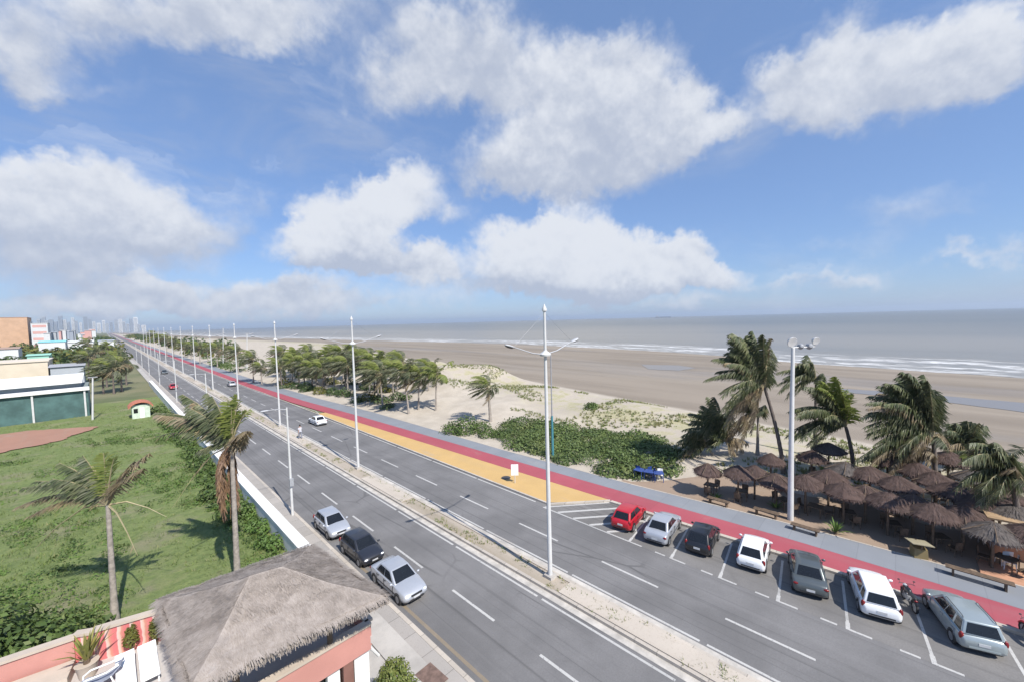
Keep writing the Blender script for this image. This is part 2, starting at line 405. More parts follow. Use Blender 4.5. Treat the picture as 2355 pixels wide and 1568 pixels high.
# ------------------------------------------------------------------ terrain
def lerp_tab(tab, y):
    if y <= tab[0][0]: return tab[0][1]
    for (a, b), (c, d) in zip(tab, tab[1:]):
        if y <= c: return b+(d-b)*(y-a)/(c-a)
    return tab[-1][1]
SHORE = [(-3000, 148), (-60, 146), (-21, 152), (30, 167), (76, 187), (198, 208), (350, 196), (942, 160), (2500, 115), (7000, 70), (14000, 0)]
def xs(y): return lerp_tab(SHORE, y)
def xb(y): return min(58+.2*(max(y, -60)-15), xs(y)-75)
REDB = [(-60, 27.0), (5, 26.9), (14, 26.45), (28, 25.8), (60, 24.4), (80, 23.3), (108, 22.7), (400, 22.5), (6000, 22.5)]
REDW = [(-60, 2.05), (14, 1.95), (65, 2.0), (110, 1.9), (6000, 1.9)]
GRYW = [(-60, 2.5), (-5, 2.35), (5, 2.1), (16, 1.7), (30, 1.65), (60, 2.6), (110, 2.6), (6000, 2.5)]
def redb(y): return lerp_tab(REDB, y)
def redt(y): return redb(y)+lerp_tab(REDW, y)
def gryo(y): return redt(y)+lerp_tab(GRYW, y)
def smooth(a, b, x):
    t = max(0, min(1, (x-a)/(b-a))); return t*t*(3-2*t)
HUMPS = [(56, 76, 11, 3.4), (64, 68, 9, 2.2), (46, 62, 8, 1.4), (50, 46, 10, 1.0), (52, 24, 12, .8), (46, 8, 9, .6), (60, 110, 16, 1.6), (70, 100, 10, 1.6), (50, -6, 9, .5)]
def gz(x, y):
    g0 = gryo(y)
    if x <= g0+.2: return -.02
    z = 0.0
    w = smooth(g0+.3, g0+10, x); e = xb(y)
    dn = 1-smooth(e-6, e+3, x)
    n = noise.noise(Vector((x*.11, y*.11, 1.3)))*.45+noise.noise(Vector((x*.35, y*.35, 7)))*.14
    z += w*dn*(.45+n)
    for hx, hy, r, h in HUMPS:
        d2 = ((x-hx)**2+(y-hy)**2)/(r*r)
        if d2 < 6: z += h*math.exp(-d2*1.4)*w*dn
    if x > e-6:
        s = xs(y); t = (x-(e-6))/(s-(e-6))
        z += -3.0*t if t < 1 else -3.0-(x-s)*.02
        z += .07*noise.noise(Vector((x*.06, y*.03, 3)))*(1-dn)
    return z
gx = [-9000, -4000, -1500, -600, -250, -120, -60, -30, -15, 0, 8, 15, 22, 26]
x = 28.0
while x < 84: gx.append(x); x += 1.1
while x < 300: gx.append(x); x += 5
gx += [340, 420, 600]
gy = [-3000, -800, -250, -120, -70]
y = -45.0
while y < 130: gy.append(y); y += 1.25
while y < 420: gy.append(y); y += 7
while y < 14000: gy.append(y); y *= 1.14
me = bpy.data.meshes.new('ground')
vs = []; zone = []; veg = []
for yy in gy:
    for xx in gx:
        vs.append((xx, yy, max(gz(xx, yy), -9)))
        e = xb(yy); g0 = gryo(yy)
        zone.append(0.0 if xx < g0-1 else (1+smooth(e-3, e+5, xx)))
        v_ = smooth(e-20, e-13, xx)*(1-smooth(e-6, e-1, xx)) if xx > g0+3 else 0
        veg.append(v_)
k = len(gx)
fs = [(i*k+j, i*k+j+1, (i+1)*k+j+1, (i+1)*k+j) for i in range(len(gy)-1) for j in range(k-1)]
me.from_pydata(vs, [], fs)
me.attributes.new('zone', 'FLOAT', 'POINT').data.foreach_set('value', zone)
me.attributes.new('veg', 'FLOAT', 'POINT').data.foreach_set('value', veg)
me.polygons.foreach_set('use_smooth', [True]*len(me.polygons))
m, nt, b = newmat('ground_surface')
p = geo(nt).outputs['Position']
za = nt.n('ShaderNodeAttribute', attribute_name='zone').outputs['Fac']; va = nt.n('ShaderNodeAttribute', attribute_name='veg').outputs['Fac']
big = nt.noise(p, .05, 5, .6); mid = nt.noise(p, .4, 5, .6); fine = nt.noise(p, 5, 4, .65)
dry = nt.mix(nt.ramp(mid, .3, .7), (.40, .35, .285), (.49, .435, .36))
dry = nt.mix(nt.ramp(fine, .45, .75, 0, .3), dry, (.38, .32, .26))
st = nt.noise(nt.scalev(p, (.10, .012, 1)), 1, 5, .6)
wet = nt.mix(nt.ramp(st, .35, .66), (.205, .170, .132), (.27, .226, .178))
wet = nt.mix(nt.ramp(nt.noise(nt.scalev(p, (.035, .006, 1)), 1, 4), .5, .68, 0, .7), wet, (.305, .258, .203))
land = nt.mix(nt.ramp(big, .35, .65), (.10, .12, .05), (.19, .18, .10))
zj = nt.math('ADD', za, nt.math('MULTIPLY', nt.math('SUBTRACT', mid, .5), .5))
c = nt.mix(nt.ramp(za, .2, .8), land, dry)
vm_ = nt.math('MULTIPLY', va, nt.ramp(nt.math('ADD', nt.math('MULTIPLY', mid, .6), nt.math('MULTIPLY', big, .4)), .44, .56))
c = nt.mix(nt.math('MULTIPLY', vm_, .75), c, nt.mix(nt.ramp(fine, .4, .6), (.27, .26, .11), (.40, .36, .22)))
c = nt.mix(nt.ramp(zj, 1.25, 1.75), c, wet)
nt.l(c, b.inputs['Base Color'])
sm = nt.math('MULTIPLY', nt.ramp(zj, 1.4, 1.9), nt.ramp(nt.noise(nt.scalev(p, (.03, .008, 1)), 1, 4), .45, .7))
nt.l(nt.ramp(sm, 0, 1, .95, .5), b.inputs['Roughness'])
bump(nt, b, nt.math('ADD', mid, nt.math('MULTIPLY', fine, .4)), .5, .12)
me.materials.append(m)
ground = bpy.data.objects.new('ground', me); COL.objects.link(ground); tag(ground, kind='structure')

# red sandy soil under the beach bar
def strip(name, mat, f0, f1, ys, z, kind='structure', cols=1, zf=None):
    mb = MB(); rows = []
    for yy in ys:
        a, b_ = f0(yy), f1(yy)
        rows.append([(a+(b_-a)*i/cols, yy, (zf(a+(b_-a)*i/cols, yy) if zf else 0)+z) for i in range(cols+1)])
    mb.grid(rows); o = mb.build(name, mat)
    return tag(o, kind=kind) if kind else o
def frange(a, b_, n): return [a+(b_-a)*i/n for i in range(n+1)]
LONG = [-80]+frange(-60, 130, 95)+[140, 160, 180, 220, 260, 320, 400, 520, 700, 1000, 1500, 2500, 4500]
cst = lambda k: (lambda y: k)

strip('road', MT['asphalt'], cst(9.25), cst(14.85), LONG, .004).name = 'road'
strip('road', MT['asphalt'], cst(17.05), lambda y: 22.25 if y < 17 else min(22.75, redb(y)-.12), LONG, .004)
mb = MB(); YP = frange(-60, 15.6, 60)
mb.grid([[(22.25, yy, .0062), (redb(yy)-.30, yy, .0062)] for yy in YP])
mb.face([(22.25, 15.6, .0062), (redb(15.6)-.3, 15.6, .0062), (22.75, 19.2, .0062), (22.25, 19.2, .0062)])
tag(mb.build('parking_area', MT['asphalt_park']), kind='structure')
KH = .13
def slab(name, mat, f0, f1, ys, z0, z1, kind='structure'):
    mb = MB(); rows = []
    for yy in ys:
        a, b_ = f0(yy), f1(yy); rows.append([(a, yy, z0), (a, yy, z1), (b_, yy, z1), (b_, yy, z0)])
    mb.grid(rows); o = mb.build(name, mat); return tag(o, kind=kind)
slab('cycle_path', MT['red_path'], redb, redt, LONG, -.1, .10)
slab('footpath', MT['grey_path'], lambda y: redt(y)+.003, gryo, LONG, -.1, .104)
slab('kerb', MT['kerb'], lambda y: gryo(y)+.003, lambda y: gryo(y)+.12, LONG, -.1, .12)
slab('kerb', MT['kerb'], lambda y: redb(y)-.28, lambda y: redb(y)-.003, frange(-60, 15.6, 60), -.1, .13)
# ochre island between road and cycle path
YI = [y for y in frange(15.8, 66, 60)]
mb = MB(); rows = []
for yy in YI:
    a = max(22.92, 22.92+(19.0-yy)*1.05) if yy < 19 else min(22.92, redb(yy)-.01)
    a = min(a, redb(yy)-.01); rows.append([(a, yy, .095), (redb(yy)-.003, yy, .095)])
mb.grid(rows); tag(mb.build('painted_island', MT['yellow']), kind='structure')
mb = MB(); rows = []
for yy in [19.0]+[y for y in LONG if y > 19]:
    a = min(22.76, redb(yy)-.18); rows.append([(a, yy, -.1), (a, yy, .125), (min(a+.16, redb(yy)-.004), yy, .125), (min(a+.16, redb(yy)-.004), yy, .0)])
mb.grid(rows, capa=True)
rows = []
for t in frange(0, 1, 8):
    yy = 19.0+(15.75-19.0)*t; xx = 22.76+(redb(15.75)-.02-22.76)*t
    rows.append([(xx-.10, yy-.10, -.1), (xx-.10, yy-.10, .125), (xx+.04, yy+.04, .125), (xx+.04, yy+.04, 0)])
mb.grid(rows); tag(mb.build('kerb', MT['kerb']), kind='structure')

# median
slab('gutter', MT['concrete'], cst(14.85), cst(15.22), LONG, -.1, .012)
slab('kerb', MT['kerb'], cst(15.223), cst(15.40), LONG, -.1, .15)
slab('kerb', MT['kerb'], cst(16.42), cst(16.62), LONG, -.1, .15)
slab('gutter', MT['concrete'], cst(16.623), cst(17.05), LONG, -.1, .012)
mb = MB(); rr = random.Random(4); rows = []
for yy in frange(-60, 220, 560)+[400, 900, 2500]:
    rows.append([(15.403+1.014*i/5, yy, .10+(0 if i in (0, 5) else .05+.07*noise.noise(Vector((i*.7, yy*.6, 2))))) for i in range(6)])
mb.grid(rows); tag(mb.build('median_soil', MT['soil'], smooth=180), kind='structure')
mb = MB()      # paved pieces of the median around the posts
for k in range(9):
    y0 = 1.0+24.6*k
    mb.box((15.91, y0+5.5, .165), (1.0, 11.5 if k % 2 == 0 else 7.0, .05))
tag(mb.build('median_paving', paintpatch('sandy_concrete', (.52, .46, .39), (.36, .30, .24), .7)), kind='structure')

# pavement on the left
slab('pavement', MT['sidewalk'], cst(8.42), cst(9.05), LONG, -.1, .13)
slab('kerb', MT['kerb'], cst(9.053), cst(9.25), LONG, -.1, .14)
slab('pavement', MT['concrete_light'], cst(7.35), cst(8.417), LONG, -.1, .20)
strip('gutter', MT['kerb_yellow'], cst(9.56), cst(9.72), frange(-60, 24, 30), .009)

# markings
mb = MB()
def mark(x0, y0, x1, y1, w, z=.009):
    d = Vector((x1-x0, y1-y0, 0)); n = Vector((-d.y, d.x, 0)).normalized()*w/2
    mb.face([(x0-n.x, y0-n.y, z), (x1-n.x, y1-n.y, z), (x1+n.x, y1+n.y, z), (x0+n.x, y0+n.y, z)][::1])
yd = 15.35-6.62*4
for i in range(-2, 40):
    y0 = 5.6+6.55*i
    if y0 > -40: mark(19.33, y0-3.35, 19.33, y0, .13)
for i in range(-6, 40):
    y0 = 16.6+6.0*i
    if y0 > -40: mark(12.0, y0-3.2, 12.0, y0, .13)
for x0 in (14.62, 17.2):
    for yy in range(-50, 300, 7): mark(x0, yy, x0, yy+6.7, .12)
for yy in range(20, 300, 7): mark(22.55 if yy < 66 else redb(yy)-.35, yy, 22.55 if yy < 59 else redb(yy+7)-.35, yy+6.8, .12)
yy = 11.9
while yy > -45:
    mark(22.25, yy, 22.25, yy-.75, .12); mark(22.25, yy-1.6, 22.25, yy-2.2, .12); yy -= 2.62
BAYS = [12.0-2.63*i for i in range(14)]
for q in BAYS:
    mark(22.2, q-.02, 22.75, q+.04, .16, .0095); mark(22.75, q+.04, 26.2, q+.5, .11)
# hatched wedge before the first bay
mark(22.25, 19.0, 22.25, 12.0, .13); mark(22.33, 18.9, 26.2, 15.6, .16, .0098)
for i in range(1, 5):
    q = 19.0-1.35*i; x1 = min(26.0, 22.33+(q-12.3)/.853); mark(22.33, q, x1, q-(x1-22.33)*.853, .22, .0098)
tag(mb.build('road_markings', MT['line']), kind='structure')

# lawn, dirt court, left land
mb = MB(); rows = []
lx = frange(-60, 7.34, 34); ly = frange(14, 112, 60)
for yy in ly: rows.append([(xx, yy, .01+.10*max(0, noise.noise(Vector((xx*.2, yy*.2, 5))))*(0 if xx > 7 else 1)) for xx in lx])
mb.grid(rows)
m, nt, b = newmat('lawn_surface'); p = geo(nt).outputs['Position']
f1 = nt.noise(p, .22, 6, .65); f2 = nt.noise(p, 2.2, 5, .65); f3 = nt.noise(p, 12, 4, .7)
c = nt.mix(nt.ramp(f2, .32, .68), (.135, .185, .055), (.20, .245, .08))
c = nt.mix(nt.ramp(f1, .50, .66, 0, .8), c, (.25, .23, .14))
f4 = nt.noise(p, .6, 5, .7, dist=.6); c = nt.mix(nt.ramp(f4, .54, .68, 0, .7), c, (.095, .135, .04)); c = nt.mix(nt.ramp(f4, .46, .34, 0, .55), c, (.24, .26, .10))
c = nt.mix(nt.ramp(f3, .48, .75, 0, .6), c, (.10, .125, .04))
nt.l(c, b.inputs['Base Color']); b.inputs['Roughness'].default_value = .95
bump(nt, b, nt.math('ADD', f2, f3), .8, .15)
tag(mb.build('lawn', m, smooth=180), kind='structure')
mb = MB()
cnt = at(-60, 1015); pts = []
for i in range(150):
    a = 2*PI*i/150; k = 1+.10*math.sin(3*a+1)+.05*math.sin(7*a)+.10*noise.noise(Vector((math.cos(a)*5, math.sin(a)*5, 3)))+.05*noise.noise(Vector((math.cos(a)*14, math.sin(a)*14, 3)))
    pts.append((-12.2+9.3*k*math.cos(a), 82.0+8.0*k*math.sin(a), .13))
mb.face(pts); tag(mb.build('dirt_court', MT['dirt']), kind='structure')

# ------------------------------------------------------------------ sea
toff = [0, 2, 4, 7, 10, 14, 18, 22, 27, 32, 38, 45, 53, 62, 75, 95, 130, 200, 350, 700, 1500, 4000, 14000]
sy = [-14000, -4000, -1200, -400, -200]+frange(-150, 420, 190)
y = 440
while y < 14000: sy.append(y); y *= 1.2
me = bpy.data.meshes.new('sea'); vs = []; tt = []
for yy in sy:
    for t in toff:
        wob = noise.noise(Vector((yy*.03, t*.02, 9)))*4+noise.noise(Vector((yy*.1, 3, 9)))*1.6
        w_ = 0
        for tb, hgt in ((16, .35), (34, .5), (52, .55)):
            w_ += hgt*math.exp(-((t-tb)/3.0)**2)*(.5+.5*noise.noise(Vector((yy*.02, tb, 4))))
        vs.append((xs(yy)+t+(wob if t < 300 else 0), yy, -3.02+(.03*min(t, 4)/4)+w_)); tt.append(t)
k = len(toff)
me.from_pydata(vs, [], [(i*k+j, i*k+j+1, (i+1)*k+j+1, (i+1)*k+j) for i in range(len(sy)-1) for j in range(k-1)])
me.attributes.new('offshore', 'FLOAT', 'POINT').data.foreach_set('value', tt)
me.polygons.foreach_set('use_smooth', [True]*len(me.polygons))
m, nt, b = newmat('sea_water'); p = geo(nt).outputs['Position']
ta = nt.n('ShaderNodeAttribute', attribute_name='offshore').outputs['Fac']
wn = nt.noise(nt.scalev(p, (.09, .022, 1)), 1, 6, .65); wf = nt.noise(nt.scalev(p, (.5, .2, 1)), 1, 5, .7)
tj = nt.math('ADD', ta, nt.math('MULTIPLY', nt.math('SUBTRACT', wn, .5), 34))
foam = None
for t0, wd, am in ((3, 3.5, .9), (14, 4.5, 1.0), (27, 5, 1.0), (40, 3.5, .6)):
    d = nt.math('ABSOLUTE', nt.math('SUBTRACT', tj, t0)); g = nt.ramp(d, wd*.25, wd, am, 0)
    foam = g if foam is None else nt.math('MAXIMUM', foam, g)
foam = nt.math('MULTIPLY', foam, nt.math('MULTIPLY', nt.ramp(wf, .36, .58), nt.ramp(nt.noise(nt.scalev(p, (.03, .012, 1)), 1, 5, .65), .36, .55)))
foam = nt.math('ADD', foam, nt.math('MULTIPLY', nt.ramp(ta, 62, 5, 0, .38), nt.ramp(wf, .4, .7)), clamp=True)
wc = nt.mix(nt.ramp(ta, 30, 700), (.255, .235, .20), (.165, .165, .148))
wc = nt.mix(nt.ramp(nt.noise(nt.scalev(p, (.004, .0012, 1)), 1, 4), .4, .65, 0, .45), wc, (.125, .135, .13))
nt.l(nt.mix(foam, wc, (.60, .605, .605)), b.inputs['Base Color'])
nt.l(nt.ramp(foam, 0, 1, .34, .9), b.inputs['Roughness'])
b.inputs['IOR'].default_value = 1.33
bump(nt, b, nt.math('ADD', nt.noise(nt.scalev(p, (.5, .22, 1)), 1, 6, .6), nt.math('MULTIPLY', wn, 1.5)), .6, .35)
me.materials.append(m)
sea = bpy.data.objects.new('sea', me); COL.objects.link(sea); tag(sea, kind='structure')
# shallow tidal water left on the beach
m, nt, b = newmat('tidal_water'); p = geo(nt).outputs['Position']
b.inputs['Base Color'].default_value = (.20, .175, .15, 1); b.inputs['Roughness'].default_value = .3
bump(nt, b, nt.noise(p, 1.5, 3), .15, .03)
def pool(pts):
    mb = MB(); q = []
    P = [at(u, v, -1.55) for u, v in pts]
    n = len(P)
    for i in range(n):
        a, b_ = P[i], P[(i+1) % n]
        for s in range(6):
            w = a.lerp(b_, s/6); k = noise.noise(Vector((w.x*.25, w.y*.25, 0)))*1.0
            q.append((w.x+k, w.y+k*.5, 0))
    zz = max(gz(a[0], a[1]) for a in q)
    rows = []
    mb.face([(a[0], a[1], 0) for a in q])
    o = mb.build('tidal_pool', m); bm = bmesh.new(); bm.from_mesh(o.data)
    bmesh.ops.triangulate(bm, faces=bm.faces)
    for _ in range(3): bmesh.ops.subdivide_edges(bm, edges=[e for e in bm.edges if e.calc_length() > 2.5], cuts=1)
    bmesh.ops.triangulate(bm, faces=bm.faces)
    for vv in bm.verts: vv.co.z = gz(vv.co.x, vv.co.y)+.045
    bm.to_mesh(o.data); bm.free()
    tag(o, kind='structure')
pool([(1900, 893), (2080, 902), (2230, 915), (2354, 925), (2500, 945), (2500, 975), (2354, 952), (2230, 935), (2080, 915), (1930, 905)])
pool([(1475, 838), (1560, 838), (1600, 845), (1560, 853), (1490, 850)])

# ------------------------------------------------------------------ plants
WIND = Vector((-.72, .66, 0))
def crown_mb(seed, nf=22, L=3.0, wind=.30, droop=.20, lw=.085, ll=.75, dry=.16, fresh=.08, emin=-35, emax=82, bare=0.0, windl=1.0):
    r = random.Random(seed); mb = MB()
    for i in range(nf):
        age = (i+.5)/nf; az = i*2.39996+r.uniform(-.3, .3); el = rad(emax+(emin-emax)*age+r.uniform(-8, 8))
        d = Vector((math.cos(az)*math.cos(el), math.sin(az)*math.cos(el), math.sin(el)))
        ln = L*r.uniform(.82, 1.12)*(.75+.25*math.sin(PI*min(1, age+.25))); ns = 11; sg = ln/ns; pos = d*.12; P = [pos.copy()]; D = [d.copy()]
        for s in range(ns):
            t = s/ns
            d = (d+Vector((0, 0, -1))*droop*(.35+t)+WIND*wind*(.25+t)*r.uniform(.8, 1.2)).normalized()
            pos = pos+d*sg; P.append(pos.copy()); D.append(d.copy())
        q = r.random(); mi = 1 if (q < dry and age > .5) else (2 if age < fresh*2 else 0)
        mb.tube([P[0], P[4], P[8], P[-1]], [.045, .03, .018, .006], 4, 3, cap=False)
        isbare = r.random() < bare and age > .35
        for s in range(1, ns+1):
            for h in range(3):
                t = (s-1+h/3)/ns
                if t < .12: continue
                if isbare and r.random() < .93: continue
                bp = P[s-1].lerp(P[s], h/3); dd = D[s]
                side = dd.cross(Vector((0, 0, 1)))
                if side.length < .05: side = Vector((1, 0, 0))
                side.normalize()
                for sg_ in (-1, 1):
                    if r.random() < .06: continue
                    ld_ = (side*sg_*.75+dd*.55+Vector((0, 0, -.42))+WIND*windl*.75+Vector((r.uniform(-.15, .15), r.uniform(-.15, .15), r.uniform(-.2, .15)))).normalized()
                    le = ll*(.45+.75*math.sin(PI*min(1, .12+t*.9)))*r.uniform(.8, 1.1)
                    w = dd*lw*.5
                    tip = bp+ld_*le+Vector((0, 0, -.10*le))
                    mid = bp+ld_*le*.55
                    mb.face([bp-w*.7, bp+w*.7, mid+w, tip, mid-w], mi)
    return mb
PM = [MT['palm'], MT['palm_dry'], MT['palm_young'], MT['rachis']]
_r = random.Random(3)
CROWN = [crown_mb(11, 24, 3.3, .40, .16, dry=.3).build('crown', PM), crown_mb(12, 22, 3.0, .38, .20, dry=.35).build('crown', PM),
         crown_mb(13, 26, 3.5, .48, .16, dry=.25).build('crown', PM), crown_mb(14, 20, 2.7, .26, .22, dry=.3).build('crown', PM),
         crown_mb(15, 22, 3.2, .36, .22, dry=.35).build('crown', PM), crown_mb(16, 18, 2.5, .2, .2, fresh=.3).build('crown', PM)]
CRM = [o.data for o in CROWN]
for o in CROWN: bpy.data.objects.remove(o)
ORD0 = 'first second third fourth fifth sixth seventh eighth ninth tenth eleventh twelfth thirteenth fourteenth fifteenth sixteenth seventeenth eighteenth nineteenth twentieth twenty-first twenty-second twenty-third twenty-fourth twenty-fifth twenty-sixth twenty-seventh twenty-eighth twenty-ninth thirtieth'.split()
ORD = ORD0+['thirty-'+o for o in ORD0[:9]]+['fortieth']+['forty-'+o for o in ORD0[:9]]
def palm(label, group, base, top, var=0, scale=1.0, dark=False, r0=.16, bend=.3, crown=None, rz=0.0, name='palm_tree', squash=1.0):
    base = Vector(base); top = Vector(top); t = thing(name, label, 'palm tree', base, 0, group)
    v = top-base; pts = []; n = 9
    for i in range(n+1):
        s = i/n; k = s*(1-bend)+bend*s*s
        pts.append((v.x*k, v.y*k, v.z*s-.05*(1-s)))
    rr_ = [r0*(1.35-.35*min(1, 4*i/n))*(1-.35*i/n) for i in range(n+1)]
    rows = []; mb = MB(); N = max(12, int(v.z*3.5))
    P2 = []; R2 = []
    for i in range(N+1):       # ringed bark
        s = i/N; k = s*(1-bend)+bend*s*s; j = s*n; a = min(n-1, int(j)); rd = rr_[a]+(rr_[a+1]-rr_[a])*(j-a)
        P2.append((v.x*k, v.y*k, v.z*s-.05*(1-s))); R2.append(rd*(1.06 if i % 2 else .95))
    mb.tube(P2, R2, 9); mb.build('trunk', MT['trunk_dark' if dark else 'trunk'], t, 60)
    o = bpy.data.objects.new('crown', crown.data if crown else CRM[var % len(CRM)]); COL.objects.link(o); link_child(o, t)
    o.location = v; o.scale = (scale, scale, scale*squash); o.rotation_euler = (0, 0, rz)
    return t
def palm_px(label, group, bu, bv, cu, cv, zg=0.0, **kw):
    B = at(bu, bv, zg); T = atd(cu, cv, depth(B)); B.z = gz(B.x, B.y) if zg else 0
    return palm(label, group, B, T, **kw)

def leaf_blob(mb, c, r, n, size, rnd, mi=0, fill=.35, flat=0.0):
    for _ in range(n):
        th = rnd.uniform(0, 2*PI); u = rnd.uniform(-.35, 1); s = math.sqrt(max(0, 1-u*u)); k = rnd.uniform(fill, 1)**.5
        k *= 1+.22*noise.noise(Vector((math.cos(th)*2.1, math.sin(th)*2.1, u*2.1))+Vector(c))
        p = Vector((c[0]+r[0]*s*math.cos(th)*k, c[1]+r[1]*s*math.sin(th)*k, c[2]+r[2]*u*k))
        if p.z < c[2]-r[2]*.9: continue
        nn = Vector((s*math.cos(th), s*math.sin(th), u*.8+.4))+Vector((rnd.uniform(-.8, .8), rnd.uniform(-.8, .8), rnd.uniform(-.6, .6)))
        nn.normalize(); a = nn.orthogonal().normalized(); b_ = nn.cross(a); an = rnd.uniform(0, PI)
        a2 = a*math.cos(an)+b_*math.sin(an); b2 = nn.cross(a2); z = size*rnd.uniform(.6, 1.3)
        mb.face([p-a2*z*.5, p-b2*z*.32, p+a2*z*.62, p+b2*z*.32], mi)
def shrub(name, label, cat, loc, blobs, n, size, mat, group=None, seed=1, stems=5, kind=None):
    rnd = random.Random(seed); t = thing(name, label, cat, loc, 0, group)
    mb = MB(); vol = sum(b_[1][0]*b_[1][1]+b_[1][0]*b_[1][2] for b_ in blobs)
    for c, r in blobs: leaf_blob(mb, c, r, int(n*(r[0]*r[1]+r[0]*r[2])/vol), size, rnd)
    mb.build('foliage', mat, t)
    mb = MB()
    for c, r in blobs:
        for _ in range(stems):
            a = rnd.uniform(0, 2*PI); q = rnd.uniform(.2, .6)
            mb.tube([(c[0]*.5, c[1]*.5, 0), (c[0]+r[0]*q*.5*math.cos(a), c[1]+r[1]*q*.5*math.sin(a), c[2]*.7), (c[0]+r[0]*q*math.cos(a), c[1]+r[1]*q*math.sin(a), c[2]+r[2]*.4)], [.03, .022, .01], 5)
    mb.build('branches', MT['wood'], t)
    return t

# crowns whose fronds point where they are sighted
def crown_tips(heart, tips, seed, ll=.75, lw=.085, extra=1, spread=1.1, jit=16, arch=.22, kinds=None):
    """heart: world point; tips: (u, v[, kind]) sightings of frond ends; kind 0 green, 1 dry, 2 fresh, 3 bare stick"""
    r = random.Random(seed); mb = MB(); d0 = depth(heart); out = []
    for q in tips:
        out.append((q[0], q[1], q[2] if len(q) > 2 else 0, r.uniform(-.5, .5)))
        if len(q) > 2 and q[2] == 3: continue
        for _ in range(extra): out.append((q[0]+r.uniform(-jit, jit), q[1]+r.uniform(-jit, jit), q[2] if len(q) > 2 else (1 if r.random() < .12 else 0), r.uniform(-spread, spread)))
    for u, v, kd, dd_ in out:
        tip = atd(u, v, d0+dd_)-heart; ln = tip.length; up = Vector((0, 0, 1))
        c1 = tip*.28+up*ln*(arch+.12); c2 = tip*.72+up*ln*arch*.8; ns = 12; P = []
        for s in range(ns+1):
            t = s/ns; P.append(c1*3*t*(1-t)**2+c2*3*t*t*(1-t)+tip*t**3)
        mb.tube([P[0], P[4], P[8], P[-1]], [.05, .032, .02, .008], 4, 3 if kd != 1 else 1, cap=False)
        nsub = max(2, int(ln*1.15))
        for s in range(1, ns+1):
            for h in range(nsub):
                t = (s-1+h/nsub)/ns
                if t < .10 or (kd == 3 and r.random() < .9): continue
                bp = P[s-1].lerp(P[s], h/nsub); dd = (P[s]-P[s-1]).normalized(); side = dd.cross(up)
                if side.length < .05: side = Vector((1, 0, 0))
                side.normalize()
                for sg_ in (-1, 1):
                    if r.random() < .05: continue
                    hang = .75 if kd in (0, 1, 3) else .25
                    ld_ = (side*sg_*.62+dd*.6+up*-hang+WIND*.55+Vector((r.uniform(-.2, .2), r.uniform(-.2, .2), r.uniform(-.25, .15)))).normalized()
                    le = ll*(.4+.75*math.sin(PI*min(1, .12+t*.88)))*r.uniform(.75, 1.1); w = dd*lw*.5
                    tp_ = bp+ld_*le-up*.14*le; md = bp+ld_*le*.5
                    mb.face([bp-w*.7, bp+w*.7, md+w, tp_, md-w], {0: 0, 1: 1, 2: 2, 3: 1}[kd])
    return mb
def palm_sighted(label, group, bu, bv, hu, hv, tips, seed, **kw):
    B = at(bu, bv); T = atd(hu, hv, depth(B)); B.z = gz(B.x, B.y) if B.x > 20 else 0
    ck = {k: kw.pop(k) for k in ('ll', 'lw', 'extra', 'spread', 'jit', 'arch') if k in kw}
    o = crown_tips(T, tips, seed, **ck).build('crown', PM); t = palm(label, group, B, T, crown=o, **kw); bpy.data.objects.remove(o)
    return t, B, T
palm_sighted('thin palm with sparse broken fronds on the lawn behind the striped wall', 'palms on the lawn', 265, 1432, 248, 1160,
    [(50, 1121), (80, 1105), (136, 1063), (160, 1075), (190, 1046), (120, 1100), (238, 1040, 2), (212, 1069, 2), (262, 1052, 2), (345, 1040, 1), (312, 1057, 1), (332, 1075, 1), (34, 1167, 1), (60, 1190, 1), (80, 1261, 3), (384, 1188, 3), (316, 1276, 3)], 31, ll=.60, lw=.078, extra=0, jit=12, spread=.8, arch=.14, r0=.14, bend=.1)
p2, B, T = palm_sighted('palm with a brown skirt of dead hanging fronds beside the white wall', 'palms on the lawn', 547, 1350, 532, 1022,
    [(546, 908, 2), (522, 922, 2), (566, 943, 2), (535, 935, 2), (576, 990, 1), (560, 1010, 1), (356, 948), (425, 914), (437, 943), (402, 966), (477, 903), (455, 930), (460, 1035), (420, 985), (480, 985), (495, 945), (327, 1012, 3), (396, 1167, 3)], 33, ll=.68, lw=.088, extra=1, spread=.8, jit=14, arch=.12, r0=.15, bend=.1)
mb = MB(); rnd = random.Random(8); top2 = T-B
for i in range(17):
    a = PI*.78+rnd.uniform(-1.25, 1.25); out = Vector((math.cos(a), math.sin(a), 0)); st = top2+Vector((0, 0, -.1)); P = []
    for s in range(9):
        t = s/8; P.append(st+out*(.75*math.sin(min(1, t*1.5)*PI/2)*(1-.35*t)+.1*i/9)+Vector((0, 0, -(3.9-.1*i)*t*rnd.uniform(.94, 1.0)+.25*math.sin(t*PI))))
    mb.tube(P, [.035-.0035*s for s in range(9)], 4, 0)
    for s in range(1, 9):
        for h in range(9):
            bp = P[s-1].lerp(P[s], h/9); dn = Vector((rnd.uniform(-.35, .35), rnd.uniform(-.35, .35), -1)).normalized()*rnd.uniform(.35, .7)
            w = Vector((rnd.uniform(-1, 1), rnd.uniform(-1, 1), 0)).normalized()*.075
            mb.face([bp-w, bp+w, bp+dn], 0)
mb.build('dead_fronds', leafmat('dead_frond', [(.20, .125, .085), (.27, .18, .13), (.14, .085, .06)], .1, .9), p2)

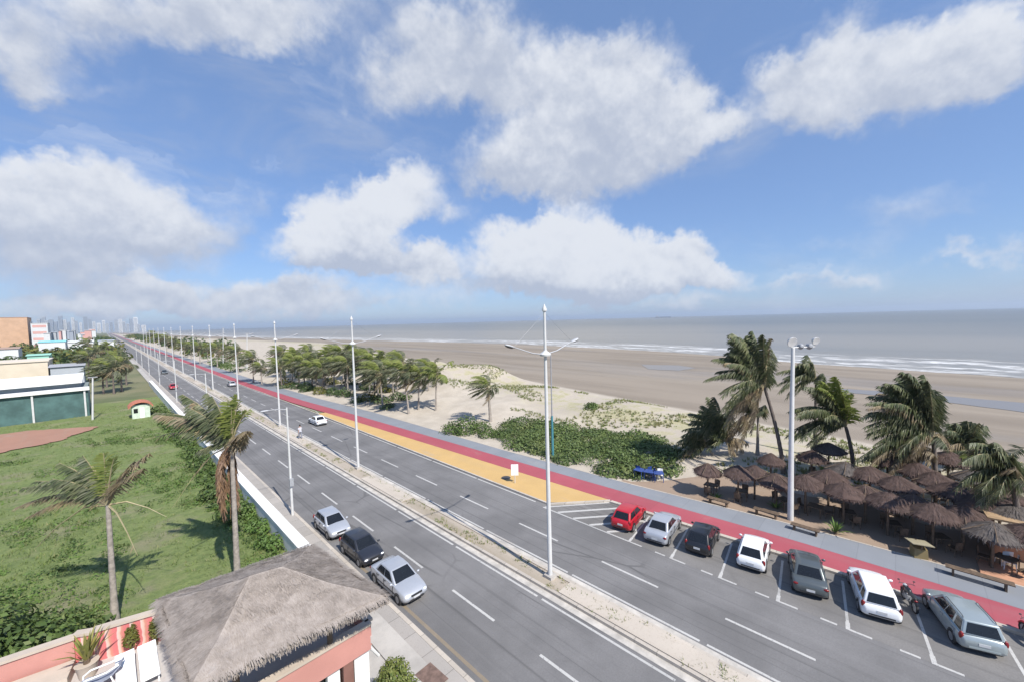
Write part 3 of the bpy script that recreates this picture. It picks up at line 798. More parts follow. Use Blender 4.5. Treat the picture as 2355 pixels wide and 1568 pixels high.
# right-hand cluster by the beach bar
gR = 'windswept palms around the beach bar'
kwR = dict(ll=.85, lw=.095, extra=3, spread=1.4, jit=18)
palm_sighted('tallest windswept palm on a long leaning trunk left of the floodlight pole', gR, 1802, 1108, 1757, 890,
    [(1677, 782), (1700, 775), (1720, 772), (1757, 780), (1768, 800), (1654, 822), (1680, 810), (1637, 868), (1654, 903), (1690, 850), (1672, 940), (1682, 977, 1), (1723, 985, 1), (1775, 860)], 51, dark=True, r0=.17, bend=.5, **kwR)
palm_sighted('slim palm close behind the tallest leaning palm', gR, 1741, 1072, 1743, 950, [(1690, 985, 1), (1710, 1010, 1), (1670, 935), (1700, 915), (1722, 912), (1760, 930)], 52, r0=.14, **kwR)
palm_sighted('palm half hidden behind the floodlight pole', gR, 1873, 1078, 1876, 872, [(1803, 868), (1797, 897), (1838, 834), (1868, 832), (1892, 857), (1820, 912), (1850, 850)], 53, dark=True, r0=.15, **kwR)
palm_sighted('bright green palm with a curved trunk right of the floodlight pole', gR, 1963, 1122, 1944, 980,
    [(1826, 943), (1815, 1012), (1866, 897), (1890, 885, 2), (1912, 880, 2), (1947, 908, 2), (1958, 937, 2), (1840, 985), (1855, 1023), (1840, 960), (1885, 915), (1900, 960)], 54, dark=True, r0=.17, bend=.8, **kwR)
palm_sighted('broad bushy palm with the widest crown in the beach bar', gR, 2151, 1160, 2146, 1005,
    [(1981, 960), (1993, 926), (2027, 891), (2062, 880), (2090, 857), (2125, 872), (2150, 895), (2159, 925), (1993, 989), (2010, 1023), (2056, 1040), (2096, 1050, 1), (2176, 1023), (2040, 945), (2100, 930), (2060, 980)], 55, dark=True, r0=.18, **kwR)
palm_sighted('palm with drooping pale fronds beside the broadest crown', gR, 2096, 1150, 2116, 1035, [(1981, 1058), (2004, 1088, 1), (2039, 1100, 1), (2060, 1090), (2010, 1035), (2073, 1105, 1), (2050, 1010), (2150, 1060, 1)], 56, dark=True, r0=.17, **kwR)
palm_sighted('short dark palm seaward of the broadest crown', gR, 2216, 1105, 2230, 1035, [(2176, 989), (2199, 971), (2234, 968), (2268, 977), (2263, 1012), (2188, 1035), (2200, 1050), (2250, 995)], 57, dark=True, r0=.16, **kwR)
palm_sighted('palm over the umbrellas nearest the orange kiosk', gR, 2346, 1275, 2328, 1092, [(2222, 1058), (2240, 1035), (2286, 1029), (2326, 1046), (2349, 1080), (2211, 1109), (2240, 1140), (2268, 1160), (2300, 1130), (2350, 1130)], 58, dark=True, r0=.17, **kwR)
palm_sighted('low spreading palm with pale dry fronds at the left end of the umbrellas', gR, 1692, 1068, 1670, 1015, [(1614, 931), (1591, 966), (1637, 926), (1677, 943), (1579, 1000), (1711, 1035, 1), (1625, 1035), (1650, 960), (1690, 990, 1)], 59, r0=.13, **kwR)
palm_sighted('low dark palm behind the leftmost umbrella', gR, 1640, 1062, 1622, 1025, [(1556, 1023), (1568, 1046), (1590, 1050), (1580, 1005), (1600, 995), (1640, 1000)], 60, r0=.13, **kwR)
palm_px('far small palm at the right edge above the umbrellas', gR, 2290, 1150, 2285, 1075, var=3, scale=1.1, dark=True, r0=.15)
palm_px('lone short palm on the dune beside the round shrub', 'palms on the dune', 1128, 975, 1122, 893, var=0, scale=1.0, r0=.22)

# the grove beside the path
rnd = random.Random(21)
GROVE = [(1002, 948, 862), (962, 945, 868), (940, 952, 858), (905, 925, 850), (880, 935, 862), (985, 915, 850), (930, 900, 835), (862, 920, 835), (850, 905, 825), (835, 898, 830), (800, 905, 842),
         (790, 880, 815), (768, 893, 838), (745, 900, 850), (730, 885, 835), (718, 893, 850), (700, 888, 838), (688, 880, 822), (672, 884, 835), (655, 870, 812), (760, 870, 815), (815, 878, 815), (890, 890, 828), (710, 865, 812), (648, 888, 846)]
GROVE += [(u_+random.Random(i_).uniform(-14, 14), v_-random.Random(i_+50).uniform(8, 26), c_-random.Random(i_+9).uniform(-4, 8)) for i_, (u_, v_, c_) in enumerate(GROVE[3:20])]
GROVE = [g for g in GROVE if at(g[0], g[1]).x > gryo(at(g[0], g[1]).y)+1]
GROVE.sort(key=lambda q: -q[0])
for i, (u, v, cv) in enumerate(GROVE):
    palm_px('windswept palm in the dense grove by the cycle path, %s from its seaward right end' % ORD[i], 'palms in the grove', u, v, u-rnd.uniform(-4, 12), cv,
            var=rnd.randrange(6), scale=rnd.uniform(1.2, 1.55), r0=.15, rz=rnd.uniform(-.3, .3), dark=rnd.random() < .3)
# more palms farther along
FARP = [(583, 880, 826, 1.0), (602, 884, 846, .8), (548, 858, 812, 1.1), (520, 836, 800, 1.0), (500, 845, 803, 1.1), (478, 833, 800, 1.0), (460, 838, 800, 1.1), (440, 828, 796, 1.0), (425, 822, 795, 1.1), (400, 822, 785, 1.1), (384, 818, 780, 1.2), (368, 815, 776, 1.2), (355, 806, 770, 1.2)]
for i, (u, v, cv, s) in enumerate(FARP):
    palm_px('distant palm on the sea side of the avenue, %s beyond the grove' % ORD[i], 'distant palms on the sea side', u, v, u-2, cv, var=i, scale=s*1.35, r0=.16)
LEFTP = [(280, 900, 838, 1.15), (262, 905, 850, 1.2), (246, 890, 842, 1.1), (272, 880, 826, 1.15), (238, 905, 855, 1.0), (291, 885, 838, 1.0), (205, 880, 822, 1.0), (222, 868, 812, 1.0), (232, 850, 805, .95), (205, 850, 790, 1.0), (250, 840, 795, 1.0)]
for i, (u, v, cv, s) in enumerate(LEFTP):
    palm_px('palm in the clump at the far end of the lawn, %s from the road side' % ORD[i], 'palms at the far end of the lawn', u, v, u-3, cv, var=i+1, scale=s*1.3, r0=.18, dark=True)

# shrubs
def mound(cx, cy, rx, ry, h, n, rnd, zb=0.0):
    out = []
    for i in range(n):
        a = rnd.uniform(0, 2*PI); k = math.sqrt(rnd.random())*.8; hh = h*rnd.uniform(.55, 1.0)*(1-.3*k)
        out.append(((cx+rx*k*math.cos(a), cy+ry*k*math.sin(a), zb+hh*.2), (rnd.uniform(1.3, 2.2), rnd.uniform(1.3, 2.2), hh)))
    return out
rnd = random.Random(5)
mb = MB()
AREA = [tuple(at(u, v).xy) for u, v in ((1150, 1010), (1158, 985), (1200, 978), (1262, 985), (1350, 1000), (1440, 1006), (1510, 1018), (1550, 1055), (1552, 1085), (1500, 1098), (1440, 1098), (1300, 1062), (1200, 1035))]
AX = [q[0] for q in AREA]; AY = [q[1] for q in AREA]
def inside(x, y, poly):
    c = False
    for (x0, y0), (x1, y1) in zip(poly, poly[1:]+poly[:1]):
        if (y0 > y) != (y1 > y) and x < (x1-x0)*(y-y0)/(y1-y0)+x0: c = not c
    return c
nb = 0
while nb < 190:
    px_, py_ = rnd.uniform(min(AX), max(AX)), rnd.uniform(min(AY), max(AY))
    if not inside(px_, py_, AREA): continue
    h = rnd.uniform(.35, .8); leaf_blob(mb, (px_, py_, gz(px_, py_)+.10), (rnd.uniform(1.1, 1.8), rnd.uniform(1.1, 1.8), h), 240, rnd.choice((.17, .22, .28)), rnd, rnd.choice((0, 0, 1, 2))); nb += 1
tag(mb.build('shrubbery', [leafmat('ground_shrub_a', [(.085, .13, .045), (.12, .17, .06), (.15, .205, .075), (.10, .145, .05)], .25), leafmat('ground_shrub_b', [(.06, .095, .035), (.09, .135, .05), (.13, .175, .065)], .25), leafmat('ground_shrub_c', [(.13, .17, .06), (.17, .2, .085), (.09, .13, .045)], .25)]), 'dense green ground shrubs covering the dune beside the grey footpath', kind='stuff')
P = at(1065, 1000)
shrub('shrub', 'round dense green shrub beside the lone dune palm', 'shrub', (P.x+.9, P.y+.6, gz(P.x+.9, P.y+.6)-.1), [((0, 0, .6), (2.0, 1.9, 1.7)), ((1.5, -1.1, .4), (1.6, 1.6, 1.1)), ((-1.2, 1.2, .4), (1.5, 1.5, 1.2))], 2000, .24, MT['leaf'], 'dune shrubs', 3)
P = at(1115, 1005)
shrub('shrub', 'low green shrub between the round shrub and the shrubbery', 'shrub', (P.x+.4, P.y, gz(P.x, P.y)-.1), [((0, 0, .3), (1.3, 1.2, .9)), ((.8, -.8, .3), (1.0, 1.1, .6))], 700, .22, MT['leaf'], 'dune shrubs', 4)
for i, (u, v, lb) in enumerate([(1360, 955, 'scrubby low bush in the middle of the pale sand'), (820, 925, 'dark bush under the grove beside the footpath'), (890, 940, 'dark low bush at the right foot of the grove'), (700, 900, 'dark bush at the left foot of the grove'), (650, 893, 'dark bush at the far left end of the grove')]):
    P = at(u, v); shrub('shrub', lb, 'shrub', (P.x, P.y, gz(P.x, P.y)-.05), [((0, 0, .2), (1.3, 1.2, .75)), ((.9, .5, .2), (.9, .9, .6))], 420, .26, MT['leaf_dark' if i else 'leaf'], 'scattered shrubs by the dune', 40+i)
UG = [(655, 885), (680, 893), (705, 897), (735, 905), (765, 908), (790, 912), (845, 922), (870, 928), (720, 875), (760, 885), (800, 890), (840, 900), (880, 905), (690, 872), (915, 925)]
for i, (u, v) in enumerate(UG):
    P = at(u, v); r_ = random.Random(i)
    if P.x < gryo(P.y)+1.2: P.x = gryo(P.y)+1.4
    shrub('shrub', 'bushy undergrowth shrub in the shade of the grove, %s from its left end' % ORD[sorted(UG).index((u, v))], 'shrub', (P.x, P.y, gz(P.x, P.y)-.05), [((0, 0, .5), (1.5, 1.7, r_.uniform(.9, 1.5))), ((.9, -1.2, .3), (1.2, 1.3, .8))], 420, .34, MT['leaf_dark' if i % 3 else 'leaf_olive'], 'undergrowth of the grove', 140+i)
# green beach vines further off, one mass
mb = MB(); rnd = random.Random(6)
for u0, u1, v0, v1, n in ((470, 560, 815, 862, 60), (640, 700, 835, 855, 14)):
    for _ in range(n):
        P = at(rnd.uniform(u0, u1), rnd.uniform(v0, v1)); z = gz(P.x, P.y)
        if P.x < gryo(P.y)+1.5: continue
        leaf_blob(mb, (P.x, P.y, z+.1), (rnd.uniform(1.6, 3), rnd.uniform(2, 5), .6), 130, .4, rnd)
tag(mb.build('ground_cover', MT['leaf']), 'green creepers spread over the far dune', kind='stuff')
# dune grass
mb = MB(); rnd = random.Random(9)
def tuft(mb, p, h, n, rnd, spread=.25, w=.03, mi=0):
    for _ in range(n):
        a = rnd.uniform(0, 2*PI); d = Vector((math.cos(a), math.sin(a), 0))*rnd.uniform(.1, 1)*spread+WIND*.12*h; q = Vector(p)+Vector((rnd.uniform(-.12, .12), rnd.uniform(-.12, .12), 0))
        s = Vector((-d.y, d.x, 0)).normalized()*w; mb.face([q-s, q+s, q+d+Vector((0, 0, h*rnd.uniform(.6, 1.1)))], mi)
c = 0
while c < 2600:
    yy = rnd.uniform(0, 75); e = xb(yy); xx = e-rnd.uniform(1, 22)
    if noise.noise(Vector((xx*.12, yy*.12, 2))) < .02 or xx < gryo(yy)+6: continue
    tuft(mb, (xx, yy, gz(xx, yy)), rnd.uniform(.2, .45), 6, rnd, .3, .045, rnd.choice((0, 1, 1))); c += 1
tag(mb.build('dune_grass', [MT['grass'], MT['grass_dry']]), 'thin yellow green grass on the dune', kind='stuff')
# lawn grass
mb = MB(); rnd = random.Random(10); c = 0
while c < 15000:
    yy = 20+(105-20)*rnd.random()**1.7; xx = rnd.uniform(-22-yy*.05, 7.2)
    if ((xx+12.2)/9.6)**2+((yy-82)/8.3)**2 < 1 or (xx < 5.6 and yy < 20.2): continue
    if noise.noise(Vector((xx*.3, yy*.3, 2))) < -.3: continue
    tuft(mb, (xx, yy, .05), rnd.uniform(.08, .22)*(1.6 if noise.noise(Vector((xx*.15, yy*.15, 6))) > .25 else 1), 4, rnd, .2, .016, 1 if rnd.random() < .12 else 0); c += 1
tag(mb.build('grass', [MT['grass'], MT['grass_dry']]), 'rough green grass growing over the lawn', kind='stuff')
mb = MB(); rnd = random.Random(16); c = 0
while c < 430:
    yy = rnd.uniform(22, 80); xx = 7.0-rnd.random()**1.6*16
    if noise.noise(Vector((xx*.16, yy*.16, 11))) < .05 and xx < 5.2 or (xx < 5.6 and yy < 22): continue
    leaf_blob(mb, (xx, yy, .05), (rnd.uniform(.4, 1.0), rnd.uniform(.4, 1.1), rnd.uniform(.12, .5)), 70, .14, rnd, rnd.choice((0, 0, 1))); c += 1
tag(mb.build('undergrowth', [MT['leaf_light'], MT['leaf']]), 'leafy green weeds spreading over the lawn from the wall', kind='stuff')
# weeds in the median
mb = MB(); rnd = random.Random(12)
for _ in range(1700):
    yy = -20+rnd.random()**1.5*140; xx = rnd.uniform(15.45, 16.4)
    if noise.noise(Vector((xx, yy*.35, 8))) < -.05: continue
    tuft(mb, (xx, yy, .12), rnd.uniform(.08, .22), 6, rnd, .18, .025, rnd.choice((0, 1, 1)))
tag(mb.build('weeds', [MT['grass'], MT['grass_dry']]), 'dry weeds growing in the median soil', kind='stuff')

# bushes of the lawn
shrub('shrub', 'large dark green bush behind the salmon planter wall', 'shrub', (-4.6, 25.6, 0), [((0, 0, 1.3), (2.1, 1.9, 1.9)), ((2.0, -.6, .9), (1.5, 1.4, 1.3)), ((-2.2, .8, 1.3), (1.8, 1.8, 1.9)), ((.4, 2.4, .9), (1.6, 1.6, 1.5)), ((3.2, .3, .4), (1.1, 1.1, .7)), ((-1.6, 3.0, .9), (1.5, 1.5, 1.5)), ((2.0, 1.6, .5), (1.3, 1.3, .9))], 6000, .24, MT['leaf_mix'], 'bushes of the lawn', 17, 7)
for i, (u, v, lb) in enumerate([(598, 1178, 'light green leafy bush against the white wall near the dead frond palm'), (625, 1215, 'light green leafy bush against the wall between two similar bushes'), (655, 1252, 'pale green leafy bush at the near end of the white wall'), (570, 1140, 'small leafy bush against the white wall behind the dead frond palm'), (520, 1095, 'green bush against the white wall farthest up the lawn'), (545, 1112, 'green bush against the wall just below the farthest one'), (480, 1058, 'low green bush against the wall behind the crown of the skirted palm'), (440, 1020, 'low green bush against the wall near the gatehouse')]):
    P = at(u, v); shrub('shrub', lb, 'shrub', (min(P.x, 6.8), P.y, 0), [((0, 0, .35), (.7, .9, .6)), ((-.4, .7, .3), (.6, .7, .45))], 420, .2, MT['leaf_light' if i < 3 else 'leaf'], 'bushes of the lawn', 70+i)
rnd = random.Random(19)
for i in range(11):
    yy = 34+5.4*i+rnd.uniform(-1, 1); hh = rnd.uniform(.7, 1.35); xx = 6.5-rnd.uniform(0, .8)
    shrub('shrub', 'unkempt bush along the inner side of the white wall, %s from the skirted palm' % ORD[i], 'shrub', (xx, yy, 0), [((0, 0, hh*.45), (.9, 1.2, hh)), ((-.6, 1.0, hh*.3), (.8, .9, hh*.7)), ((-.3, -1.1, .25), (.7, .8, .5))], 430, .26, MT['leaf_mix' if i % 2 else 'leaf'], 'unkempt bushes along the wall', 200+i)
mb = MB(); rnd = random.Random(14)
for _ in range(70):
    P = at(*rnd.choice([(rnd.uniform(115, 275), rnd.uniform(803, 830)), (rnd.uniform(115, 275), rnd.uniform(803, 830)), (rnd.uniform(-40, 60), rnd.uniform(822, 845))])); leaf_blob(mb, (P.x, P.y, .6), (5, 6, rnd.uniform(1.2, 2.4)), 110, .9, rnd, rnd.choice((0, 1)))
tag(mb.build('vegetation', [MT['leaf_olive'], MT['leaf_dark']]), 'overgrown olive green lot beyond the low roofs', kind='stuff')

# ------------------------------------------------------------------ lamp posts
def lamp_post(label, y, detail=True):
    t = thing('lamp_post', label, 'lamp post', (16.36, y, .1), 0, 'tall white lamp posts in the median')
    mb = MB(); mb.tube([(0, 0, 0), (0, 0, 5), (0, 0, 10), (0, 0, 14.3)], [.13, .112, .09, .065], 10); mb.build('pole', MT['white_metal'], t, 60)
    mb = MB(); mb.box((0, 0, .12), (.5, .5, .24)); mb.build('base', MT['concrete_light'], t)
    mb = MB(); mb.lathe([(.0, 12.0), (.28, 12.02), (.30, 12.1), (.25, 12.17), (.12, 12.25), (.1, 12.3)], 14); mb.build('collar', MT['white_metal'], t, 40)
    mb = MB(); mb.lathe([(.06, 14.3), (.13, 14.34), (.13, 14.44), (.05, 14.6), (.02, 14.7)], 10); mb.build('finial', MT['white_metal'], t, 40)
    for s in (-1, 1):
        mb = MB(); mb.tube([(s*.1, 0, 12.1), (s*1.0, 0, 12.22), (s*2.0, 0, 12.52), (s*2.35, 0, 12.62)], [.035, .03, .026, .022], 6); a = mb.build('arm', MT['pale_metal'], t, 60)
        mb = MB(); mb.ball((s*2.62, 0, 12.68), (.36, .14, .06), 12, 8, rot=Matrix.Rotation(-s*.28, 3, 'Y')); mb.build('lamp_head', MT['pale_metal'], a, 180)
        mb = MB(); mb.ball((s*2.66, 0, 12.65), (.27, .12, .055), 10, 6, rot=Matrix.Rotation(-s*.28, 3, 'Y')); mb.build('lamp_glass', MT['dark_metal'], a, 180)
    mb = MB()
    for s in (-1, 1): mb.tube([(s*.06, 0, 14.2), (s*2.3, 0, 12.66)], .006, 4)
    mb.build('stay_wire', MT['grey_metal'], t)
    return t
lp0 = lamp_post('nearest and tallest white lamp post, standing in the median', 13.3); lp0.location.x = 16.04
for i in range(1, 14):
    dup(lp0, (16.38, 12.75+24.5*i, .1), 0, 'white lamp post in the median, %s from the near end of the row' % ORD[i])
def street_light(label, y):
    t = thing('street_light', label, 'street light', (8.95, y, .13), 0, 'lower street lights on the left pavement')
    mb = MB(); mb.tube([(0, 0, 0), (0, 0, 4), (0, 0, 8)], [.10, .08, .055], 8); mb.build('pole', MT['white_metal'], t, 60)
    mb = MB(); mb.box((0, -.16, 2.5), (.26, .16, .55)); mb.build('junction_box', MT['grey_metal'], t)
    mb = MB(); mb.tube([(0, 0, 7.85), (-.5, 0, 7.97), (-1.15, 0, 8.0)], [.03, .026, .022], 6); a = mb.build('arm', MT['pale_metal'], t, 60)
    mb = MB(); mb.ball((-1.4, 0, 8.0), (.30, .11, .055), 10, 6); mb.build('lamp_head', MT['pale_metal'], a, 180)
    return t
sl0 = street_light('nearest low street light, at the kerb behind the parked silver hatchback', 31.9)
for i in range(1, 7):
    dup(sl0, (8.95, 31.9+33.6*i, .13), 0, 'low street light on the left pavement, %s from the near end' % ORD[i])
# floodlight pole by the beach bar
P = at(1817, 1195); T = atd(1823, 800, depth(P)); hz = T.z
t = thing('floodlight_pole', 'white floodlight pole with round lamps beside the thatched umbrellas', 'floodlight pole', (P.x, P.y, 0))
mb = MB(); mb.tube([(0, 0, -.05), (.05, 0, hz*.5), ((T-P).x, (T-P).y, hz)], [.19, .15, .11], 10); mb.build('pole', MT['white_metal'], t, 60)
tp = Vector(((T-P).x, (T-P).y, hz))
for i, (du, dz, r) in enumerate(((-.12, .42, .34), (1.15, .10, .22), (1.5, .45, .26), (.55, .1, .2))):
    dirv = Vector((.70, -.71, 0)); q = tp+dirv*du+Vector((0, 0, dz)); sgn = Vector((-.5, -.6, -.25)) if i in (0, 2) else Vector((.7, .5, -.2))
    mb = MB(); mb.tube([tp+Vector((0, 0, .02)), tp+dirv*du+Vector((0, 0, .05)), q], .035, 6); a = mb.build('bracket', MT['white_metal'], t)
    rot = sgn.to_track_quat('Z', 'Y').to_matrix(); mb = MB(); rows = []
    for rr2, zz in ((.02, -.16), (r*.55, -.14), (r*.9, 0), (r, .10), (r*.97, .11), (.02, .09)):
        rows.append([q+rot @ Vector((rr2*math.cos(j*PI/8), rr2*math.sin(j*PI/8), zz)) for j in range(16)])
    mb.grid(rows, 0, True, True, True); mb.build('lamp_head', MT['white_metal'] if i in (0, 2) else MT['grey_metal'], a, 40)
# slim two-tone pole in the shrubs
P = at(1271, 1055); T = atd(1268, 815, depth(P))
t = thing('signal_mast', 'thin grey pole with a teal lower part beside the nearest lamp post', 'pole', (P.x, P.y, 0))
mb = MB(); mb.tube([(0, 0, T.z*.42), (0, 0, T.z)], [.07, .05], 8); mb.build('upper_pole', MT['grey_metal'], t, 60)
mb = MB(); mb.tube([(0, 0, -.05), (0, 0, T.z*.42)], [.13, .11], 8); mb.build('lower_pole', MT['teal_paint'], t, 60)
def simple_pole(label, bu, bv, tv, r=.1, name='utility_pole', tu=None):
    P = at(bu, bv); T = atd(tu or bu, tv, depth(P)); t = thing(name, label, 'pole', (P.x, P.y, gz(P.x, P.y)))
    mb = MB(); mb.tube([(0, 0, -.1), ((T-P).x*.5, (T-P).y*.5, T.z*.5), ((T-P).x, (T-P).y, T.z)], [r, r*.85, r*.7], 8); mb.build('pole', MT['white_metal'], t, 60)
    mb = MB(); mb.box(((T-P).x, (T-P).y, T.z+.1), (1.1, .18, .14)); mb.build('crossarm', MT['grey_metal'], t)
    return t
simple_pole('plain pale pole at the right corner of the netted sports hall', 213, 965, 868, .14)
simple_pole('slim pale pole standing on the far beach sand', 568, 850, 770, .16)
simple_pole('white pole behind the far vines of the dune', 513, 838, 757, .14)

# ------------------------------------------------------------------ cars
def bevel_obj(mb, name, mat, parent, off, seg=2, smooth_=50):
    o = mb.build(name, mat, parent); bm = bmesh.new(); bm.from_mesh(o.data)
    bmesh.ops.remove_doubles(bm, verts=bm.verts, dist=.0005)
    bmesh.ops.bevel(bm, geom=list(bm.edges), offset=off, segments=seg, affect='EDGES', profile=.6)
    bm.to_mesh(o.data); bm.free(); o.data.polygons.foreach_set('use_smooth', [True]*len(o.data.polygons)); o.data.set_sharp_from_angle(angle=rad(smooth_))
    return o
CS = .855      # survey units per metre
KINDS = {
 #        L     W     H    belt  xA(ws base) xB(roof fr) xC(roof rear) xD(rear glass base) hoodfront
 'hatch': (3.85, 1.66, 1.46, .93, .92, .22, -1.32, -1.78, .74),
 'sedan': (4.30, 1.72, 1.43, .92, .98, .20, -.98, -1.50, .74),
 'wagon': (4.12, 1.72, 1.53, .94, .90, .22, -1.76, -1.97, .76)}
def make_car(label, kind, pt, loc, rz, group, name='car', rails=False, trim=None):
    L, Wd, H, zbt, xA, xB, xC, xD, hf = KINDS[kind]; h = L/2; w = Wd/2
    t = thing(name, label, 'car', loc, rz, group)
    deck = zbt-.01 if kind != 'sedan' else zbt+.01
    ST = [(-h, .74, .42, .60, .62), (-h+.05, .90, .30, .80, .84), (-h+.16, .955, .24, deck-.05, deck), (-h+.5, .985, .20, deck-.02, deck+.01), (-h*.45, 1.0, .19, zbt-.01, zbt+.01), (0, 1.0, .19, zbt-.02, zbt),
          (xA, .99, .19, zbt-.05, zbt+.01), (xA+.3, .985, .20, zbt-.11, zbt-.03), (h-.42, .965, .22, hf-.02, hf+.08), (h-.16, .92, .26, hf-.10, hf-.01), (h-.05, .84, .32, .56, .62), (h, .70, .40, .50, .54)]
    rows = []
    for x, k, zb, zs, zt in ST:
        ww = w*k
        half = [(0, zb), (ww*.82, zb), (ww*.97, zb+.07), (ww, zb+(zs-zb)*.42), (ww*.99, zb+(zs-zb)*.75), (ww*.955, zs), (ww*.88, zs+(zt-zs)*.55), (ww*.5, zt), (0, zt+.012)]
        rows.append([(x, y_, z_) for y_, z_ in half]+[(x, -y_, z_) for y_, z_ in half[1:-1][::-1]])
    mb = MB(); mb.grid(rows, 0, True, True, True); mb.build('body', pt, t, 48)
    # cabin
    yb, yt = w*.90, w*.70; zr = H
    A = [Vector((xA, yb, zbt-.03)), Vector((xB, yt, zr-.035)), Vector((xC, yt, zr-.03)), Vector((xD, yb*.97, zbt-.03))]
    mirror = lambda v: Vector((v.x, -v.y, v.z))
    mid1 = A[1].lerp(A[2], .5); mid1.z = zr
    mb = MB(); Lp = [A[0], A[1], mid1, A[2], A[3]]; Rp = [mirror(v) for v in Lp]
    mb.face(Lp[::-1]); mb.face(Rp); 
    for i in range(4): mb.face([Lp[i], Lp[i+1], Rp[i+1], Rp[i]])
    mb.face([Lp[4], Lp[0], Rp[0], Rp[4]])
    bevel_obj(mb, 'roof', pt, t, .055, 3, 60)
    def pane(name, q, eps=.012, ins=(.08, .08, .10, .08)):
        a, b_, c, d = [Vector(v) for v in q]          # a,b bottom; d,c top
        n = (b_-a).cross(d-a).normalized()
        if n.dot((a+c)/2-Vector(((xA+xD)/2, 0, zbt))) < 0: n = -n
        bl = lambda s, r_: (a.lerp(b_, s)).lerp(d.lerp(c, s), r_)
        l_, r__, bt, tp_ = ins
        P = [bl(l_, bt), bl(1-r__, bt), bl(1-r__*1.2, 1-tp_), bl(l_*1.2, 1-tp_)]
        mb = MB(); mb.grid([[p+n*eps for p in P], [p-n*.02 for p in P]], 0, True); mb.face([p+n*eps for p in P]); mb.build(name, MT['glass_dark'], t)
    Am = [mirror(v) for v in A]
    pane('windscreen', (A[0], Am[0], Am[1], A[1]), .014, (.07, .07, .06, .09))
    pane('rear_window', (Am[3], A[3], A[2], Am[2]), .014, (.09, .09, .12 if kind != 'sedan' else .06, .12))
    sp = .52 if kind != 'wagon' else .44
    def side(Q, sgn):
        b0, t0, t1, b1 = Q; bm_ = b0.lerp(b1, sp); tm = t0.lerp(t1, .48 if kind != 'wagon' else .40)
        f = (bm_, b0, t0, tm) if sgn > 0 else (b0, bm_, tm, t0)
        g = (b1, bm_, tm, t1) if sgn > 0 else (bm_, b1, t1, tm)
        if kind == 'wagon':
            b2, t2 = bm_.lerp(b1, .55), tm.lerp(t1, .58)
            g = (b2, bm_, tm, t2) if sgn > 0 else (bm_, b2, t2, tm)
            k = (b1, b2, t2, t1) if sgn > 0 else (b2, b1, t1, t2)
            pane('side_window', k, .012, (.16, .05, .12, .15) if sgn > 0 else (.05, .16, .12, .15))
        pane('side_window', f, .012, (.03, .20, .12, .13) if sgn > 0 else (.20, .03, .12, .13))
        pane('side_window', g, .012, (.16, .03, .12, .13) if sgn > 0 else (.03, .16, .12, .13))
    side([A[0], A[1], A[2], A[3]], -1) if False else None
    # left side faces +Y
    side([A[0], A[1], A[2], A[3]], 1); side([Am[0], Am[1], Am[2], Am[3]], -1)
    # wheels
    wr = .30; xf, xr = h-.76, -h+.72
    mb = MB()
    for xw in (xf, xr):
        for s in (-1, 1): mb.lathe([(wr+.055, s*(w-.10)), (wr+.055, s*(w+.004))], 20, (xw, 0, wr+.01), 0, 'y')
    mb.box((0, 0, .22), (L*.9, Wd*.82, .10)); mb.build('underbody', MT['black_plastic'], t)
    for xw in (xf, xr):
        for s in (-1, 1):
            mb = MB(); y0, y1 = s*(w-.17), s*(w+.012)
            mb.lathe([(wr*.6, y0), (wr*.95, y0), (wr, y0+s*.02), (wr, y1-s*.02), (wr*.95, y1), (wr*.64, y1)], 20, (xw, 0, wr), 0, 'y'); wh = mb.build('wheel', MT['black_rubber'], t, 50)
            mb = MB(); mb.lathe([(wr*.66, y1+s*.001), (wr*.5, y1-s*.012), (wr*.18, y1+s*.004), (.01, y1+s*.006)], 14, (xw, 0, wr), 0, 'y'); mb.build('rim', MT['rim'], wh, 40)
    for s in (-1, 1):
        mb = MB(); mb.ball((h-.16, s*w*.66, hf-.15), (.14, .18, .07), 10, 7, rot=Matrix.Rotation(-s*.35, 3, 'Z')); mb.build('headlight', MT['clear_lens'], t, 180)
        mb = MB(); 
        if kind == 'sedan': mb.ball((-h+.10, s*w*.74, zbt-.17), (.085, .21, .085), 10, 7, rot=Matrix.Rotation(s*.3, 3, 'Z'))
        else: mb.ball((-h+.14, s*w*.86, zbt-.13), (.10, .10, .19), 10, 7)
        mb.build('taillight', MT['red_lens'], t, 180)
        mb = MB(); mb.ball((xA-.12, s*(w+.06), zbt+.06), (.06, .11, .075), 8, 6); mb.build('wing_mirror', pt, t, 180)
    mb = MB()
    for s in (-1, 1):
        for xg in (xA-.12, (xA+xD)/2+.05, xD+.42): mb.box((xg, s*(w*.985), .62), (.022, .045, .46))
        mb.box((0, s*(w+.0), .50), (L*.52, .03, .05))
        for xg in ((xA+xD)/2+.2, xD+.6): mb.box((xg, s*(w*.985+.005), .80), (.14, .04, .03))
    mb.build('door_trim', MT['black_plastic'] if kind != 'wagon' else MT['grey_metal'], t)
    mb = MB(); mb.box((h-.02, 0, .585), (.05, Wd*.42, .10)); mb.box((h-.0, 0, .36), (.04, Wd*.5, .10)); mb.build('grille', MT['black_plastic'], t)
    mb = MB(); mb.box((-h-.004, 0, .60 if kind != 'sedan' else .52), (.02, .40, .13)); mb.build('licence_plate', MT['plate'], t)
    mb = MB(); mb.box((h+.008, 0, .43), (.02, .40, .13)); mb.build('licence_plate', MT['plate'], t)
    mb = MB(); mb.box((-h-.002, 0, .40), (.03, Wd*.62, .07)); mb.build('bumper_trim', trim or MT['black_plastic'], t)
    if rails:
        mb = MB()
        for s in (-1, 1): mb.tube([(xB-.25, s*yt*.93, zr-.01), (xB-.35, s*yt*.93, zr+.045), (xC+.25, s*yt*.93, zr+.045), (xC+.15, s*yt*.93, zr-.01)], .016, 6)
        mb.build('roof_rail', MT['dark_metal'], t)
